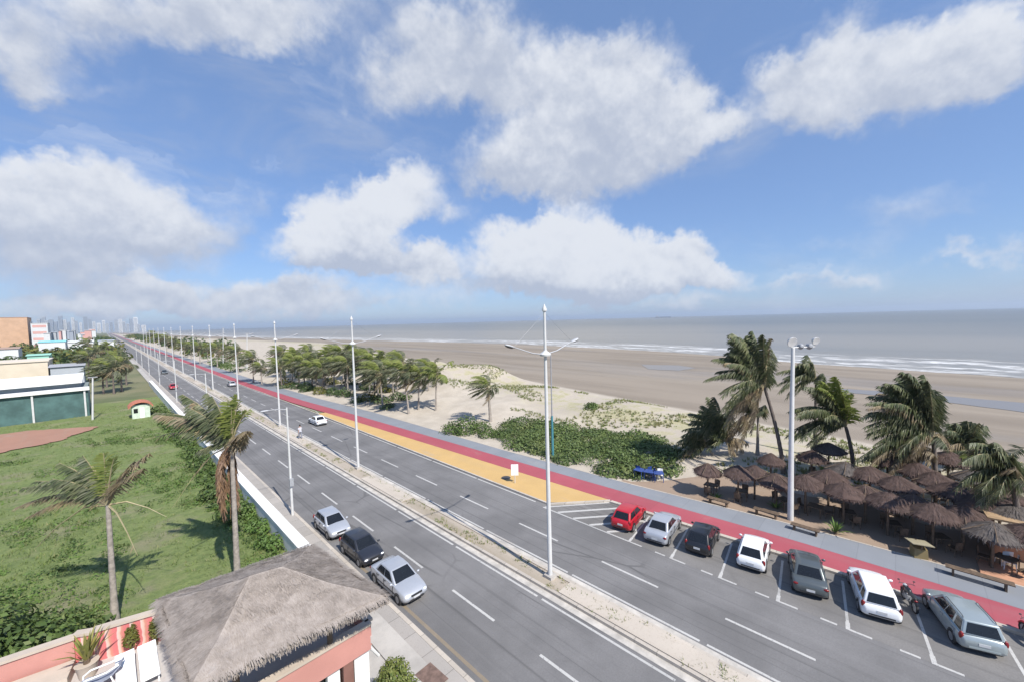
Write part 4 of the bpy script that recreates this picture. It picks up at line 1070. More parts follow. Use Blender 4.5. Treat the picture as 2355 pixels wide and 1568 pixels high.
    t.scale = (CS,)*3
    return t
gP = 'cars parked in the bays beside the cycle path'
HD = rad(7)
def bay(y, rear, L, hd=HD): return (rear+CS*L/2*math.cos(hd), y+CS*L/2*math.sin(hd), .006)
make_car('red hatchback parked nose-in at the end of the row beside the hatched wedge', 'hatch', PAINT['red'], bay(12.95, 22.85, 3.85), HD, gP)
make_car('silver saloon parked between the red hatchback and the black hatchback', 'sedan', PAINT['silver'], bay(10.6, 22.8, 4.3), HD, gP)
make_car('black hatchback parked between the silver saloon and the white hatchback', 'hatch', PAINT['black'], bay(8.3, 23.35, 3.85), HD, gP)
make_car('white hatchback with dark rear window parked beside the black hatchback', 'hatch', PAINT['white'], bay(5.65, 23.75, 3.85), HD, gP)
make_car('dark grey saloon with red tail lights parked in the bays', 'sedan', PAINT['grey'], bay(2.95, 23.4, 4.3, rad(13)), rad(13), gP)
make_car('white estate car with a long roof parked in the bays', 'wagon', PAINT['white'], bay(.4, 23.6, 4.12, rad(13)), rad(13), gP)
make_car('large silver green estate car with roof rails nearest the camera in the bays', 'wagon', PAINT['greensilver'], bay(-2.6, 23.9, 4.12, rad(18)), rad(18), gP, rails=True, trim=PAINT['greensilver'])
gL = 'cars parked along the left kerb'
make_car('silver hatchback parked farthest from the camera at the left kerb', 'hatch', PAINT['silver'], (10.15, 26.0+1.67, .006), -PI/2, gL)
make_car('black hatchback parked between two silver cars at the left kerb', 'hatch', PAINT['darkblue'], (10.2, 21.6+1.67, .006), -PI/2+.03, gL)
make_car('silver saloon parked at the left kerb beside the thatched roof', 'sedan', PAINT['silver'], (10.2, 17.1+1.85, .006), -PI/2, gL)
gM = 'cars driving on the avenue'
make_car('white saloon driving away alone on the right carriageway', 'sedan', PAINT['white'], (20.6, 57.5+2.1, .006), PI/2, gM)
make_car('small distant blue grey car on the right carriageway', 'hatch', PAINT['silver'], (20.7, 115.5, .006), PI/2, gM)
make_car('distant red car on the left carriageway beside the pavement', 'hatch', PAINT['red'], (10.6, 123, .006), -PI/2, gM)
make_car('very distant dark car on the left carriageway', 'hatch', PAINT['grey'], (12.6, 168, .006), -PI/2, gM)

# motorcycles
def motorcycle(label, loc, rz, col):
    t = thing('motorcycle', label, 'motorcycle', loc, rz, 'motorcycles parked between the cars')
    for xw in (.62, -.62):
        mb = MB(); mb.lathe([(.24, -.045), (.29, -.05), (.31, -.02), (.31, .02), (.29, .05), (.24, .045), (.24, -.045)], 20, (xw, 0, .31), 0, 'y', False); wh = mb.build('wheel', MT['black_rubber'], t, 60)
        mb = MB(); mb.lathe([(.235, .02), (.05, .03), (.05, -.03), (.235, -.02)], 14, (xw, 0, .31), 0, 'y'); mb.build('rim', MT['grey_metal'], wh, 40)
    mb = MB(); mb.tube([(.36, 0, .88), (.10, 0, .62), (-.1, 0, .40), (.25, 0, .35), (.42, 0, .72)], .035, 6); mb.tube([(.3, 0, .8), (-.35, 0, .68), (-.62, 0, .33)], .03, 6)
    for s in (-1, 1): mb.tube([(.40, s*.09, .92), (.62, s*.09, .31)], .025, 6); mb.tube([(-.15, s*.09, .36), (-.62, s*.09, .31)], .022, 6)
    mb.build('frame', MT['dark_metal'], t)
    mb = MB(); mb.box((.1, 0, .42), (.32, .22, .26)); mb.build('engine', MT['grey_metal'], t)
    mb = MB(); mb.ball((.18, 0, .80), (.27, .15, .13), 12, 8); mb.build('fuel_tank', col, t, 180)
    mb = MB(); mb.ball((-.30, 0, .80), (.42, .13, .07), 12, 8); mb.build('seat', MT['black_plastic'], t, 180)
    mb = MB(); mb.tube([(.30, .36, 1.02), (.38, .2, 1.04), (.41, 0, .98), (.38, -.2, 1.04), (.30, -.36, 1.02)], .016, 6)
    for s in (-1, 1): mb.tube([(.34, s*.28, 1.03), (.38, s*.32, 1.18)], .008, 4); mb.ball((.38, s*.33, 1.2), (.02, .06, .04), 8, 6)
    mb.build('handlebar', MT['dark_metal'], t)
    mb = MB(); mb.ball((.52, 0, .86), (.09, .10, .10), 10, 8); mb.build('headlight', MT['clear_lens'], t, 180)
    mb = MB(); mb.ball((-.74, 0, .72), (.04, .08, .05), 8, 6); mb.build('taillight', MT['red_lens'], t, 180)
    mb = MB(); mb.tube([(.2, -.12, .34), (-.1, -.14, .26), (-.7, -.16, .36)], [.025, .03, .04], 8); mb.build('exhaust', MT['rim'], t)
    mb = MB()
    for xw in (.62, -.62): mb.tube([(xw+.34*math.cos(a), 0, .31+.34*math.sin(a)) for a in frange(.35, 2.4, 7)], .05, 6)
    mb.build('mudguard', col, t); t.scale = (CS,)*3
    return t
motorcycle('dark motorcycle parked between the white estate and the silver green estate', (26.0, -.48, .006), rad(20), PAINT['black'])
motorcycle('dark motorcycle with red tank parked right of the silver green estate', (26.3, -4.2, .006), rad(25), PAINT['red'])

# ------------------------------------------------------------------ beach bar
def thatch_cone(seed, R, h, mat_rows=9, straws=900):
    r = random.Random(seed); mb = MB(); n = 22; rows = []
    ph = [r.uniform(.9, 1.08) for _ in range(n)]
    for i in range(mat_rows):
        t = i/(mat_rows-1); row = []
        for j in range(n):
            a = 2*PI*j/n; q = R*(.03+.97*t)*(1+(ph[j]-1)*t)
            row.append((q*math.cos(a), q*math.sin(a), h*(1-t**1.15)+r.uniform(-.025, .025)))
        rows.append(row)
    last = [(x*.95, y_*.95, z-.16) for x, y_, z in rows[-1]]; rows.append(last)
    mb.grid(rows, 0, True)
    for _ in range(straws):
        a = r.uniform(0, 2*PI); t = r.random()**.6; q = R*t; z = h*(1-t**1.15)+.02; L_ = r.uniform(.2, .45)
        o = Vector((math.cos(a), math.sin(a), 0)); s = Vector((-o.y, o.x, 0))*r.uniform(.008, .018)
        sl = -h/R*1.15*t**.15; p = o*q+Vector((0, 0, z)); e = p+o*L_*.8+Vector((0, 0, sl*L_*.8+r.uniform(-.02, .05)))+s*r.uniform(-3, 3)
        mb.face([p-s, p+s, e+s*.6, e-s*.6])
    for _ in range(230):
        a = r.uniform(0, 2*PI); o = Vector((math.cos(a), math.sin(a), 0)); s = Vector((-o.y, o.x, 0))*r.uniform(.012, .028); p = o*R*r.uniform(.9, 1.0)+Vector((0, 0, r.uniform(-.02, .06)))
        e = p+o*r.uniform(-.02, .16)+Vector((0, 0, -r.uniform(.12, .34))); mb.face([p-s, p+s, e+s*.5, e-s*.5])
    return mb
UMB = [thatch_cone(i, 1.5, .72).build('thatch', MT['thatch_brown']) for i in range(4)]
UMBG = thatch_cone(9, 1.5, .66).build('thatch', MT['thatch_grey'])
UMD = [o.data for o in UMB]+[UMBG.data]
for o in UMB+[UMBG]: bpy.data.objects.remove(o)
def umbrella(label, pos, s, var, h=2.05):
    t = thing('thatched_umbrella', label, 'thatched umbrella', (pos.x, pos.y, gz(pos.x, pos.y)-.02), 0, 'thatched umbrellas of the beach bar')
    mb = MB(); mb.tube([(0, 0, 0), (0, 0, h+.5)], [.07, .06], 8); mb.build('pole', MT['wood'], t, 60)
    o = bpy.data.objects.new('thatch', UMD[var]); COL.objects.link(o); link_child(o, t); h0_ = h+.12*math.sin(pos.x*7+pos.y*3); o.location = (0, 0, h0_); o.scale = (s*.77, s*.77, .92); o.rotation_euler = (0, 0, var*1.3+s*5)
    mb = MB()
    for k in range(6): a = k*PI/3; mb.tube([(0, 0, h+.55), (1.3*s*math.cos(a), 1.3*s*math.sin(a), h+.02)], .025, 5)
    mb.build('rafters', MT['wood'], t)
    return t
UM = [ # front row, left to right
 (1627, 1073, .86, 0, 'thatched umbrella at the left end of the front row'), (1697, 1085, .9, 1, 'second thatched umbrella from the left in the front row'),
 (1783, 1098, 1.0, 2, 'third thatched umbrella from the left, beside the floodlight pole'), (1852, 1108, 1.0, 3, 'reddish thatched umbrella just right of the floodlight pole'),
 (1940, 1128, .98, 0, 'fifth thatched umbrella from the left in the front row'), (2042, 1150, 1.0, 1, 'thatched umbrella before the palm with drooping fronds'),
 (2146, 1175, 1.02, 2, 'large brown thatched umbrella at the foot of the broadest palm'), (2284, 1212, 1.05, 4, 'grey thatched umbrella nearest the orange kiosk'),
 # behind
 (1772, 1066, .82, 3, 'small thatched umbrella behind the third of the front row'), (1866, 1062, .9, 1, 'thatched umbrella partly hidden by the floodlight pole'),
 (1945, 1085, 1.05, 4, 'greyish thatched umbrella behind the palm with the curved trunk'), (2000, 1098, 1.1, 2, 'wide thatched umbrella in the middle row'),
 (2065, 1120, 1.0, 2, 'thatched umbrella between the two palm trunks'), (2180, 1070, 1.15, 0, 'reddish thatched umbrella seaward of the broadest palm'),
 (2195, 1135, 1.1, 2, 'thatched umbrella right of the broadest palm trunk'), (2262, 1160, 1.1, 3, 'thatched umbrella in the middle row near the far right palm'),
 (2332, 1180, 1.1, 4, 'thatched umbrella under the palm near the orange kiosk'), (2110, 1095, 1.0, 3, 'thatched umbrella beside the white parasol'),
 (1905, 1050, 1.0, 4, 'low thatched umbrella at the seaward edge behind the floodlight pole'), (2330, 1120, 1.1, 0, 'reddish thatched umbrella at the seaward right edge'),
 (2040, 1075, 1.0, 0, 'thatched umbrella at the seaward edge in the middle'), (2240, 1105, 1.0, 4, 'thatched umbrella seaward in the right half'),
 (1735, 1082, .85, 1, 'small thatched umbrella between the second and third of the front row'), (1905, 1098, 1.0, 2, 'thatched umbrella squeezed behind the fifth of the front row'),
 (1990, 1128, 1.0, 3, 'thatched umbrella squeezed between the fifth and the drooping palm'), (2100, 1150, 1.0, 0, 'thatched umbrella tucked behind the large brown one on its left'),
 (2215, 1178, 1.05, 1, 'thatched umbrella tucked between the large brown and the nearest grey one'), (2150, 1112, 1.0, 2, 'thatched umbrella right behind the broadest palm trunk'),
 (2300, 1145, 1.05, 2, 'thatched umbrella under the right palm fronds'), (2370, 1225, 1.05, 3, 'thatched umbrella cut by the right edge of the view')]
UPOS = []
for u, v, s, var, lb in UM:
    p = at(u, v, 2.3); UPOS.append(p); umbrella(lb, p, s, var)
# tables and chairs under the umbrellas
def make_table(label, loc, mat, rz):
    t = thing('table', label, 'table', loc, rz, 'tables of the beach bar')
    mb = MB(); mb.box((0, 0, .71), (.8, .8, .04)); mb.build('tabletop', mat, t)
    for sx in (-1, 1):
        for sy in (-1, 1): mb = MB(); mb.tube([(sx*.34, sy*.34, 0), (sx*.34, sy*.34, .70)], .03, 6); mb.build('leg', mat, t)
    return t
def make_chair(label, loc, mat, rz, grp='chairs of the beach bar'):
    t = thing('chair', label, 'chair', loc, rz, grp)
    mb = MB(); mb.box((0, 0, .43), (.44, .44, .04)); mb.build('seat', mat, t)
    mb = MB(); mb.grid([[(-.21, -.21, .45), (-.25, -.22, .85)], [(-.23, 0, .45), (-.28, 0, .88)], [(-.21, .21, .45), (-.25, .22, .85)]]); mb.grid([[(-.24, -.21, .45), (-.28, -.22, .85)], [(-.26, 0, .45), (-.31, 0, .88)], [(-.24, .21, .45), (-.28, .22, .85)]]); mb.build('backrest', mat, t)
    for sx in (-1, 1):
        for sy in (-1, 1): mb = MB(); mb.tube([(sx*.22, sy*.22, 0), (sx*.19, sy*.19, .42)], .022, 5); mb.build('leg', mat, t)
    return t
rnd = random.Random(31)
tb0 = None; ch = {}
rowname = [q[4] for q in UM]
short = lambda s: s.replace('thatched umbrella', 'umbrella')
for i, p in enumerate(UPOS[:18]):
    a = rnd.uniform(0, 1.5); loc = (p.x+.55*math.cos(a), p.y-.55*math.sin(a), gz(p.x, p.y)+.01)
    lb = 'dark wooden table under the '+' '.join(short(UM[i][4]).split()[:11])
    if tb0 is None: tb0 = make_table(lb, loc, MT['wood'], a)
    else: dup(tb0, loc, a, lb)
    for k in range(2):
        an = a+PI*k+rnd.uniform(-.3, .3); q = (loc[0]+.75*math.cos(an), loc[1]+.75*math.sin(an), loc[2])
        key = 'wood' if rnd.random() < .88 else 'white_plastic'
        w1 = ('dark' if key == 'wood' else 'white')+(' chair at the near side under the ' if math.sin(an) < 0 else ' chair at the far side under the ')+' '.join(short(UM[i][4]).split()[:8])
        if key not in ch: ch[key] = make_chair(w1, q, MT[key], an+PI)
        else: dup(ch[key], q, an+PI, w1)
# white parasol
P = at(2110, 1058, 2.2); t = thing('parasol', 'white fabric parasol open among the thatched umbrellas', 'parasol', (P.x, P.y, gz(P.x, P.y)))
mb = MB(); rows = []
for q, z in ((.03, 2.5), (.6, 2.33), (1.2, 2.05)): rows.append([(q*math.cos(j*PI/4), q*math.sin(j*PI/4), z) for j in range(8)])
mb.grid(rows, 0, True); mb.build('canopy', MT['white_plastic'], t)
mb = MB(); mb.tube([(0, 0, 0), (0, 0, 2.52)], .025, 6); mb.build('pole', MT['grey_metal'], t)
# soil apron between footpath and umbrellas
mb = MB(); rows = []
for yy in frange(-40, 17, 80):
    g0 = gryo(yy)+.12; wd = 5.6+.9*noise.noise(Vector((yy*.3, 0, 0)))
    if yy > 11: wd *= max(.12, (17-yy)/6)
    rows.append([(g0+wd*i/8, yy, gz(g0+wd*i/8, yy)+.035-.05*(i == 8)) for i in range(9)])
mb.grid(rows); tag(mb.build('sandy_soil', paintpatch('sandy_soil', (.33, .245, .18), (.22, .165, .13), .9), smooth=180), kind='structure')
# plants and furniture along the edge
def rosette(label, P, n, L_, mat, seed, cat='plant', name='yucca_plant', el=(25, 80), w=.05, group=None):
    r = random.Random(seed); t = thing(name, label, cat, P, 0, group); mb = MB()
    for i in range(n):
        a = i*2.4+r.uniform(-.2, .2); e = rad(r.uniform(*el)); d = Vector((math.cos(a)*math.cos(e), math.sin(a)*math.cos(e), math.sin(e))); p = Vector((0, 0, .1)); l_ = L_*r.uniform(.7, 1.1)
        s = d.cross(Vector((0, 0, 1))).normalized()*w; m1 = p+d*l_*.5; m2 = p+d*l_+Vector((0, 0, -.22*l_))
        mb.face([p-s*.6, p+s*.6, m1+s, m1-s]); mb.face([m1-s, m1+s, m2])
    mb.build('leaves', mat, t); mb = MB(); mb.lathe([(.0, 0), (.09, 0), (.08, .2), (.0, .25)], 8); mb.build('stem', MT['wood'], t); return t
for i, (u, v, lb, n, l_) in enumerate([(1921, 1228, 'spiky yellow green plant on the soil right of the floodlight pole', 26, 1.2), (1783, 1172, 'spiky plant on the soil left of the floodlight pole', 20, .9), (1648, 1150, 'small spiky plant on the soil near the left umbrellas', 16, .8)]):
    P = at(u, v); rosette(lb, P, n, l_, MT['leaf_light'], 60+i, group='spiky plants by the footpath')
for i, (u, v, lb) in enumerate([(1650, 1163, 'dark wooden bench on the soil at the left umbrellas'), (1760, 1190, 'dark wooden bench left of the floodlight pole'), (1850, 1228, 'dark wooden bench right of the floodlight pole'), (2248, 1338, 'long dark bench at the edge of the grey footpath')]):
    P = at(u, v); t = thing('bench', lb, 'bench', (P.x+(.1 if i < 3 else -.2), P.y, gz(P.x, P.y)+(.03 if i < 3 else .104)), PI/2-.03, 'benches by the footpath'); ln = 1.5 if i < 3 else 2.3
    mb = MB()
    for k in (-1, 0, 1): mb.box((0, k*.15, .43), (ln, .13, .05))
    mb.build('seat', MT['wood'], t)
    for s in (-1, 1): mb = MB(); mb.box((s*ln*.38, 0, .2), (.08, .38, .4)); mb.build('leg', MT['wood'], t)
# blue plastic furniture
P = at(1478, 1103)
for i in range(3):
    q = (P.x+.2*i+.1, P.y+.35-.75*i, .1)
    t = make_table('blue plastic table at the right end of the shrubbery, %s from the left' % ORD[i], q, MT['blue_plastic'], .3*i); t['group'] = 'blue plastic tables'
for i in range(4):
    q = (P.x+.75-.1*i+(i % 2)*.4, P.y+.7-.62*i, .1)
    make_chair('%s plastic chair by the blue tables, %s from the left' % ('white' if i == 3 else 'blue', ORD[i]), q, MT['white_plastic' if i == 3 else 'blue_plastic'], 1.2*i, 'plastic chairs at the blue tables')
# yellow signboard shelter near the footpath
P = at(2112, 1285); t = thing('planter_box', 'mustard planter box with a pale slanted lid beside the footpath', 'planter', (P.x+.2, P.y, .05), .3)
mb = MB(); mb.box((0, 0, .3), (.7, .6, .6), 0, 0, .9); mb.build('box', plain('mustard_paint', (.24, .185, .085), .7), t)
mb = MB(); rows = [[(-.6, -.45, .95), (-.6, .45, .95), (-.6, .45, .99), (-.6, -.45, .99)], [(.6, -.45, .72), (.6, .45, .72), (.6, .45, .76), (.6, -.45, .76)]]; mb.grid(rows, 0, True, True, True); mb.build('lid', plain('pale_lid', (.34, .30, .20), .7), t)
for sx in (-1, 1): mb = MB(); mb.tube([(sx*.3, 0, .55), (sx*.4, 0, .84)], .035, 6); mb.build('strut', MT['wood'], t)
# orange kiosk on the right edge
P = at(2318, 1292); t = thing('kiosk', 'low orange kiosk counter with a wooden frame at the right edge', 'kiosk', (P.x+1.2, P.y-1.0, .03), .08)
mb = MB(); mb.box((0, 0, .55), (1.6, 3.2, 1.1)); mb.build('counter', MT['orange_clay'], t)
mb = MB(); mb.box((-.1, 0, 1.13), (2.0, 3.4, .06)); mb.build('countertop', MT['beige'], t)
for sx in (-1, 1):
    for sy in (-1, 1): mb = MB(); mb.box((sx*.95, sy*1.66, 1.1), (.1, .1, 2.2)); mb.build('post', MT['wood'], t)
mb = MB(); mb.box((0, 0, 2.25), (2.3, 3.8, .1)); mb.build('roof_board', MT['wood_light'], t)
slab('terracotta_paving', MT['orange_clay'], lambda y: gryo(y)+.13, lambda y: gryo(y)+2.2, frange(-14, -3.2, 12), -.1, .09)
for i, (u, v) in enumerate(((2306, 1300), (2322, 1312))):
    P = at(u, v); make_chair('white plastic chair standing before the orange kiosk, %s from the left' % ORD[i], (P.x, P.y, .095), MT['white_plastic'], .5+i, 'white chairs at the orange kiosk')

# sign and manhole on the ochre island
P = at(1184, 1112); t = thing('notice_board', 'small white notice board on a post on the ochre island', 'sign', (P.x, P.y, .095), -.8)
mb = MB(); mb.tube([(0, 0, 0), (0, 0, 1.1)], .03, 6); mb.build('post', MT['white_metal'], t)
mb = MB(); mb.box((0, 0, 1.15), (.62, .05, .95)); mb.build('panel', MT['white_plastic'], t)
P = at(1163, 1100); t = MB(); t.lathe([(.0, 0), (.42, 0), (.42, .012), (.36, .018), (.0, .018)], 20); tag(t.build('manhole_cover', MT['dark_metal'], None, None, (P.x, P.y, .096)), 'dark round manhole cover in the ochre island', 'manhole cover')

# ------------------------------------------------------------------ person in the median
P = at(691, 1011); t = thing('person', 'person with dark hair in pale clothes standing in the median', 'person', (P.x, P.y, .15), rad(100))
def skin(name, verts, edges, rads, mat, parent, root=0, sub=1):
    me = bpy.data.meshes.new(name); me.from_pydata(verts, edges, []); me.materials.append(mat)
    o = bpy.data.objects.new(name, me); COL.objects.link(o); link_child(o, parent)
    o.modifiers.new('skin', 'SKIN'); s = o.modifiers.new('sub', 'SUBSURF'); s.levels = s.render_levels = sub
    for i, r in enumerate(rads): me.skin_vertices[0].data[i].radius = (r, r) if not hasattr(r, '__len__') else r
    me.skin_vertices[0].data[root].use_root = True
    return o
V = [(0, 0, .95), (0, 0, 1.2), (0, 0, 1.42), (0, 0, 1.52), (.02, 0, 1.62), (.02, 0, 1.72)]; Rr = [(.15, .11), (.14, .10), (.15, .10), .05, .085, .07]; E_ = [(0, 1), (1, 2), (2, 3), (3, 4), (4, 5)]
for s, fx in ((1, .16), (-1, -.14)):
    n = len(V); V += [(0, s*.10, .90), (fx*.6, s*.10, .50), (fx, s*.10, .09), (fx+.14, s*.11, .04)]; Rr += [.09, .06, .042, .035]; E_ += [(0, n), (n, n+1), (n+1, n+2), (n+2, n+3)]
    n = len(V); V += [(0, s*.19, 1.40), (-fx*.5, s*.23, 1.12), (-fx*.8+.05, s*.24, .88), (-fx*.8+.06, s*.24, .81)]; Rr += [.055, .042, .03, (.022, .035)]; E_ += [(2, n), (n, n+1), (n+1, n+2), (n+2, n+3)]
    h0 = n+3; hx, hz_ = -fx*.8+.06, .81
    for k in range(4):
        m_ = len(V); V += [(hx-.03+.02*k, s*.24, hz_-.05), (hx-.03+.021*k+.01, s*.235, hz_-.095+.008*abs(k-1.5))]; Rr += [.010, .008]; E_ += [(h0, m_), (m_, m_+1)]
    m_ = len(V); V += [(hx+.035, s*.225, hz_+.0), (hx+.055, s*.215, hz_-.04)]; Rr += [.011, .009]; E_ += [(h0-1, m_), (m_, m_+1)]
bpy.context.view_layer.update(); skin('body', V, E_, Rr, MT['skin'], t)
mb = MB(); mb.ball((.0, 0, 1.71), (.105, .095, .105), 14, 9); mb.build('hair', MT['hair'], t, 180)
mb = MB(); mb.ball((.115, 0, 1.655), (.02, .013, .022), 8, 6); mb.build('nose', MT['skin'], t, 180)
CL = plain('pale_cloth', (.50, .50, .54), .9)
mb = MB(); mb.tube([(0, 0, .90), (0, 0, 1.1), (0, 0, 1.38), (0, 0, 1.47)], [.19, .175, .185, .08], 14)
for s, fx in ((1, .16), (-1, -.14)): mb.tube([(0, s*.16, 1.41), (-fx*.3, s*.225, 1.2)], [.08, .066], 10)
mb.build('shirt', CL, t, 60)
mb = MB()
for s, fx in ((1, .16), (-1, -.14)): mb.tube([(0, s*.09, .95), (fx*.6, s*.10, .50), (fx, s*.10, .12)], [.115, .085, .07], 12)
mb.build('trousers', plain('grey_cloth', (.22, .23, .27), .9), t, 60)

# ------------------------------------------------------------------ white wall on the left
t = thing('boundary_wall', 'long white boundary wall between the lawn and the pavement', 'wall', (7.2, 18.0, 0))
mb = MB(); mb.box((0, 59, .6), (.15, 118, 1.2)); mb.build('wall_face', MT['white_wall'], t)
mb = MB(); mb.box((.20, 59, 1.24), (.62, 118, .08)); mb.build('coping', MT['white_wall'], t)

# ------------------------------------------------------------------ terrace and thatched roof
t = thing('terrace_building', 'salmon painted terrace building with a striped wall beside the pavement', 'building', (0, 0, 0))
FZ = 2.8
mb = MB(); mb.box((1.2, 16.6, FZ-.12), (9.9, 6.3, .24)); mb.box((-6.5, 16.6, FZ-.12), (5.5, 6.3, .24)); mb.build('floor', paintpatch('terrace_tiles', (.50, .47, .45), (.42, .30, .28), .5), t)
def salmon_wall(x0, y0, x1, y1, z0, z1, th=.16, mat=None, nm='parapet'):
    d = Vector((x1-x0, y1-y0, 0)); a = math.atan2(d.y, d.x); c = ((x0+x1)/2, (y0+y1)/2, (z0+z1)/2)
    mb = MB(); mb.box(c, (d.length, th, z1-z0), a); o = mb.build(nm, mat or MT['salmon'], t)
    mb = MB(); mb.box((c[0], c[1], z1+.045), (d.length+.06, th+.12, .09), a); mb.build('coping', MT['beige'], o)
    return o
salmon_wall(.2, 13.42, 6.02, 13.42, FZ-.35, FZ+.55)
salmon_wall(6.05, 13.5, 6.05, 19.3, FZ-.35, FZ+.55)
m, nt, b = newmat('striped_mural'); tc = nt.n('ShaderNodeTexCoord').outputs['Object']
sx = nt.n('ShaderNodeSeparateXYZ'); nt.l(tc, sx.inputs[0])
wv_ = nt.math('FRACT', nt.math('ADD', nt.math('MULTIPLY', sx.outputs[0], 3.4), nt.math('MULTIPLY', nt.noise(tc, 2.2, 2), .5)))
c = nt.cramp(wv_, [(0, (.60, .17, .17)), (.34, (.58, .16, .16)), (.42, (.68, .50, .46)), (.62, (.62, .42, .34)), (.72, (.55, .24, .18)), (1, (.60, .17, .17))])
nt.l(c, b.inputs['Base Color']); b.inputs['Roughness'].default_value = .8
salmon_wall(-.78, 19.45, .98, 18.95, FZ-.3, FZ+1.05, .14, m, 'striped_wall')
salmon_wall(-1.25, 19.75, -.78, 19.45, FZ-.3, FZ+1.0, .14, m, 'striped_wall')
salmon_wall(-9.2, 21.0, -1.28, 19.7, FZ-1.6, FZ+.95, .16, None, 'planter_wall')
mb = MB(); mb.box((-5.2, 19.65, FZ+.18), (7.8, .9, .36), -.163); mb.build('ledge', MT['beige'], t)
salmon_wall(.98, 19.0, 6.05, 19.3, FZ-.35, FZ+.2)
# ground floor below the parapet
mb = MB()
for x0, x1 in ((-4.5, 2.6), (4.55, 4.95), (5.45, 5.98)): mb.box(((x0+x1)/2, 13.55, (FZ-.36)/2), (x1-x0, .2, FZ-.36))
mb.box((5.95, 16.5, (FZ-.36)/2), (.18, 5.6, FZ-.36)); mb.box((-4.0, 18.9, (FZ-.36)/2), (10.5, .2, FZ-.36)); mb.build('wall', MT['white_wall'], t)
mb = MB(); mb.box((5.2, 13.5, (FZ-.36)/2), (.34, .34, FZ-.362)); mb.build('pillar', plain('brown_paint', (.20, .10, .08), .8), t)
mb = MB(); mb.box((3.57, 13.75, 1.1), (1.9, .08, 2.2)); mb.build('door', MT['dark_metal'], t)  # dark panel closing the open doorway, its colour stands for the shade inside
mb = MB(); mb.tube([(6.05, 13.52, 2.40), (6.46, 13.68, 1.72)], .05, 6); mb.build('rail', MT['white_wall'], t)
mb = MB(); mb.box((6.71, 14.0, .075), (1.25, 12.5, .15)); mb.build('forecourt', MT['concrete_light'], t)

# thatched pavilion
RC = [Vector((6.08, 12.02, 5)), Vector((5.46, 17.25, 5)), Vector((.70, 17.68, 5)), Vector((.95, 12.6, 5))]   # R, back, left, front
AP = [Vector((3.75, 14.8, 5.95)), Vector((2.85, 15.0, 5.97))]
t = thing('thatched_pavilion', 'large grey brown thatched roof pavilion on the terrace beside the kerb', 'pavilion', (3.3, 14.9, FZ)); O = Vector((3.3, 14.9, FZ))
rnd = random.Random(77); mb = MB()
def roofz(q, nrm): return q
tris = [(RC[0], RC[1], AP[0], AP[0]), (RC[1], RC[2], AP[1], AP[0]), (RC[2], RC[3], AP[1], AP[1]), (RC[3], RC[0], AP[0], AP[1])]
for a, b_, c, d in tris:
    n = 18; rows = []
    for i in range(n+1):
        s = i/n; row = []
        for j in range(n+1):
            q = a.lerp(b_, j/n).lerp(d.lerp(c, j/n), s); e = 0 if i in (0,) else noise.noise(q*2.3)*.05+noise.noise(q*.7)*.06
            sag = -.10*math.sin(PI*s)
            row.append(q+Vector((0, 0, e*(1-s*.5)+sag))-O)
        rows.append(row)
    mb.grid(rows)
    ud = (d.lerp(c, .5)-a.lerp(b_, .5)).normalized(); al = (b_-a).normalized(); nn = al.cross(ud); nn = nn if nn.z > 0 else -nn
    for _ in range(9000):
        s = rnd.random()**1.35*1.0; j = rnd.random(); q = a.lerp(b_, j).lerp(d.lerp(c, j), s)
        q = q+Vector((0, 0, -.10*math.sin(PI*s)+noise.noise(q*2.3)*.05+noise.noise(q*.7)*.06))
        dn = (-ud+al*rnd.uniform(-.35, .35)+nn*rnd.uniform(.0, .12)).normalized(); l_ = rnd.uniform(.08, .26); sd_ = dn.cross(nn).normalized()*rnd.uniform(.005, .012)
        p = q+nn*.012-O; e = p+dn*l_; mb.face([p-sd_, p+sd_, e+sd_*.5, e-sd_*.5])
    for _ in range(1500):      # ragged eave
        j = rnd.random(); q = a.lerp(b_, j)+ud*rnd.uniform(0, .12)-O; out = -ud; dn = (Vector((0, 0, -1))*rnd.uniform(.6, 1.2)+out*rnd.uniform(-.1, .5)+al*rnd.uniform(-.25, .25)).normalized()
        l_ = rnd.uniform(.14, .34); sd_ = al*rnd.uniform(.006, .016); mb.face([q-sd_, q+sd_, q+dn*l_+sd_*.4, q+dn*l_-sd_*.4])
    # under layer of the eave
    mb.grid([[a-O, b_-O], [a-O+Vector((0, 0, -.24))+ud*.06, b_-O+Vector((0, 0, -.24))+ud*.06], [a-O+Vector((0, 0, -.55))+ud*.7, b_-O+Vector((0, 0, -.55))+ud*.7]])
mb.build('thatch', MT['thatch'], t)
for q in RC:
    k = q.lerp(Vector((3.3, 14.9, 5)), .5)-O; mb = MB(); mb.tube([(k.x, k.y, 0), (k.x, k.y, 2.4)], .09, 8); mb.build('post', MT['wood'], t, 60)
for q, w2 in zip(RC, RC[1:]+RC[:1]):
    a, b_ = q.lerp(Vector((3.3, 14.9, 5)), .5)-O, w2.lerp(Vector((3.3, 14.9, 5)), .5)-O
    mb = MB(); mb.tube([a, b_], .08, 6); mb.build('beam', MT['wood'], t)

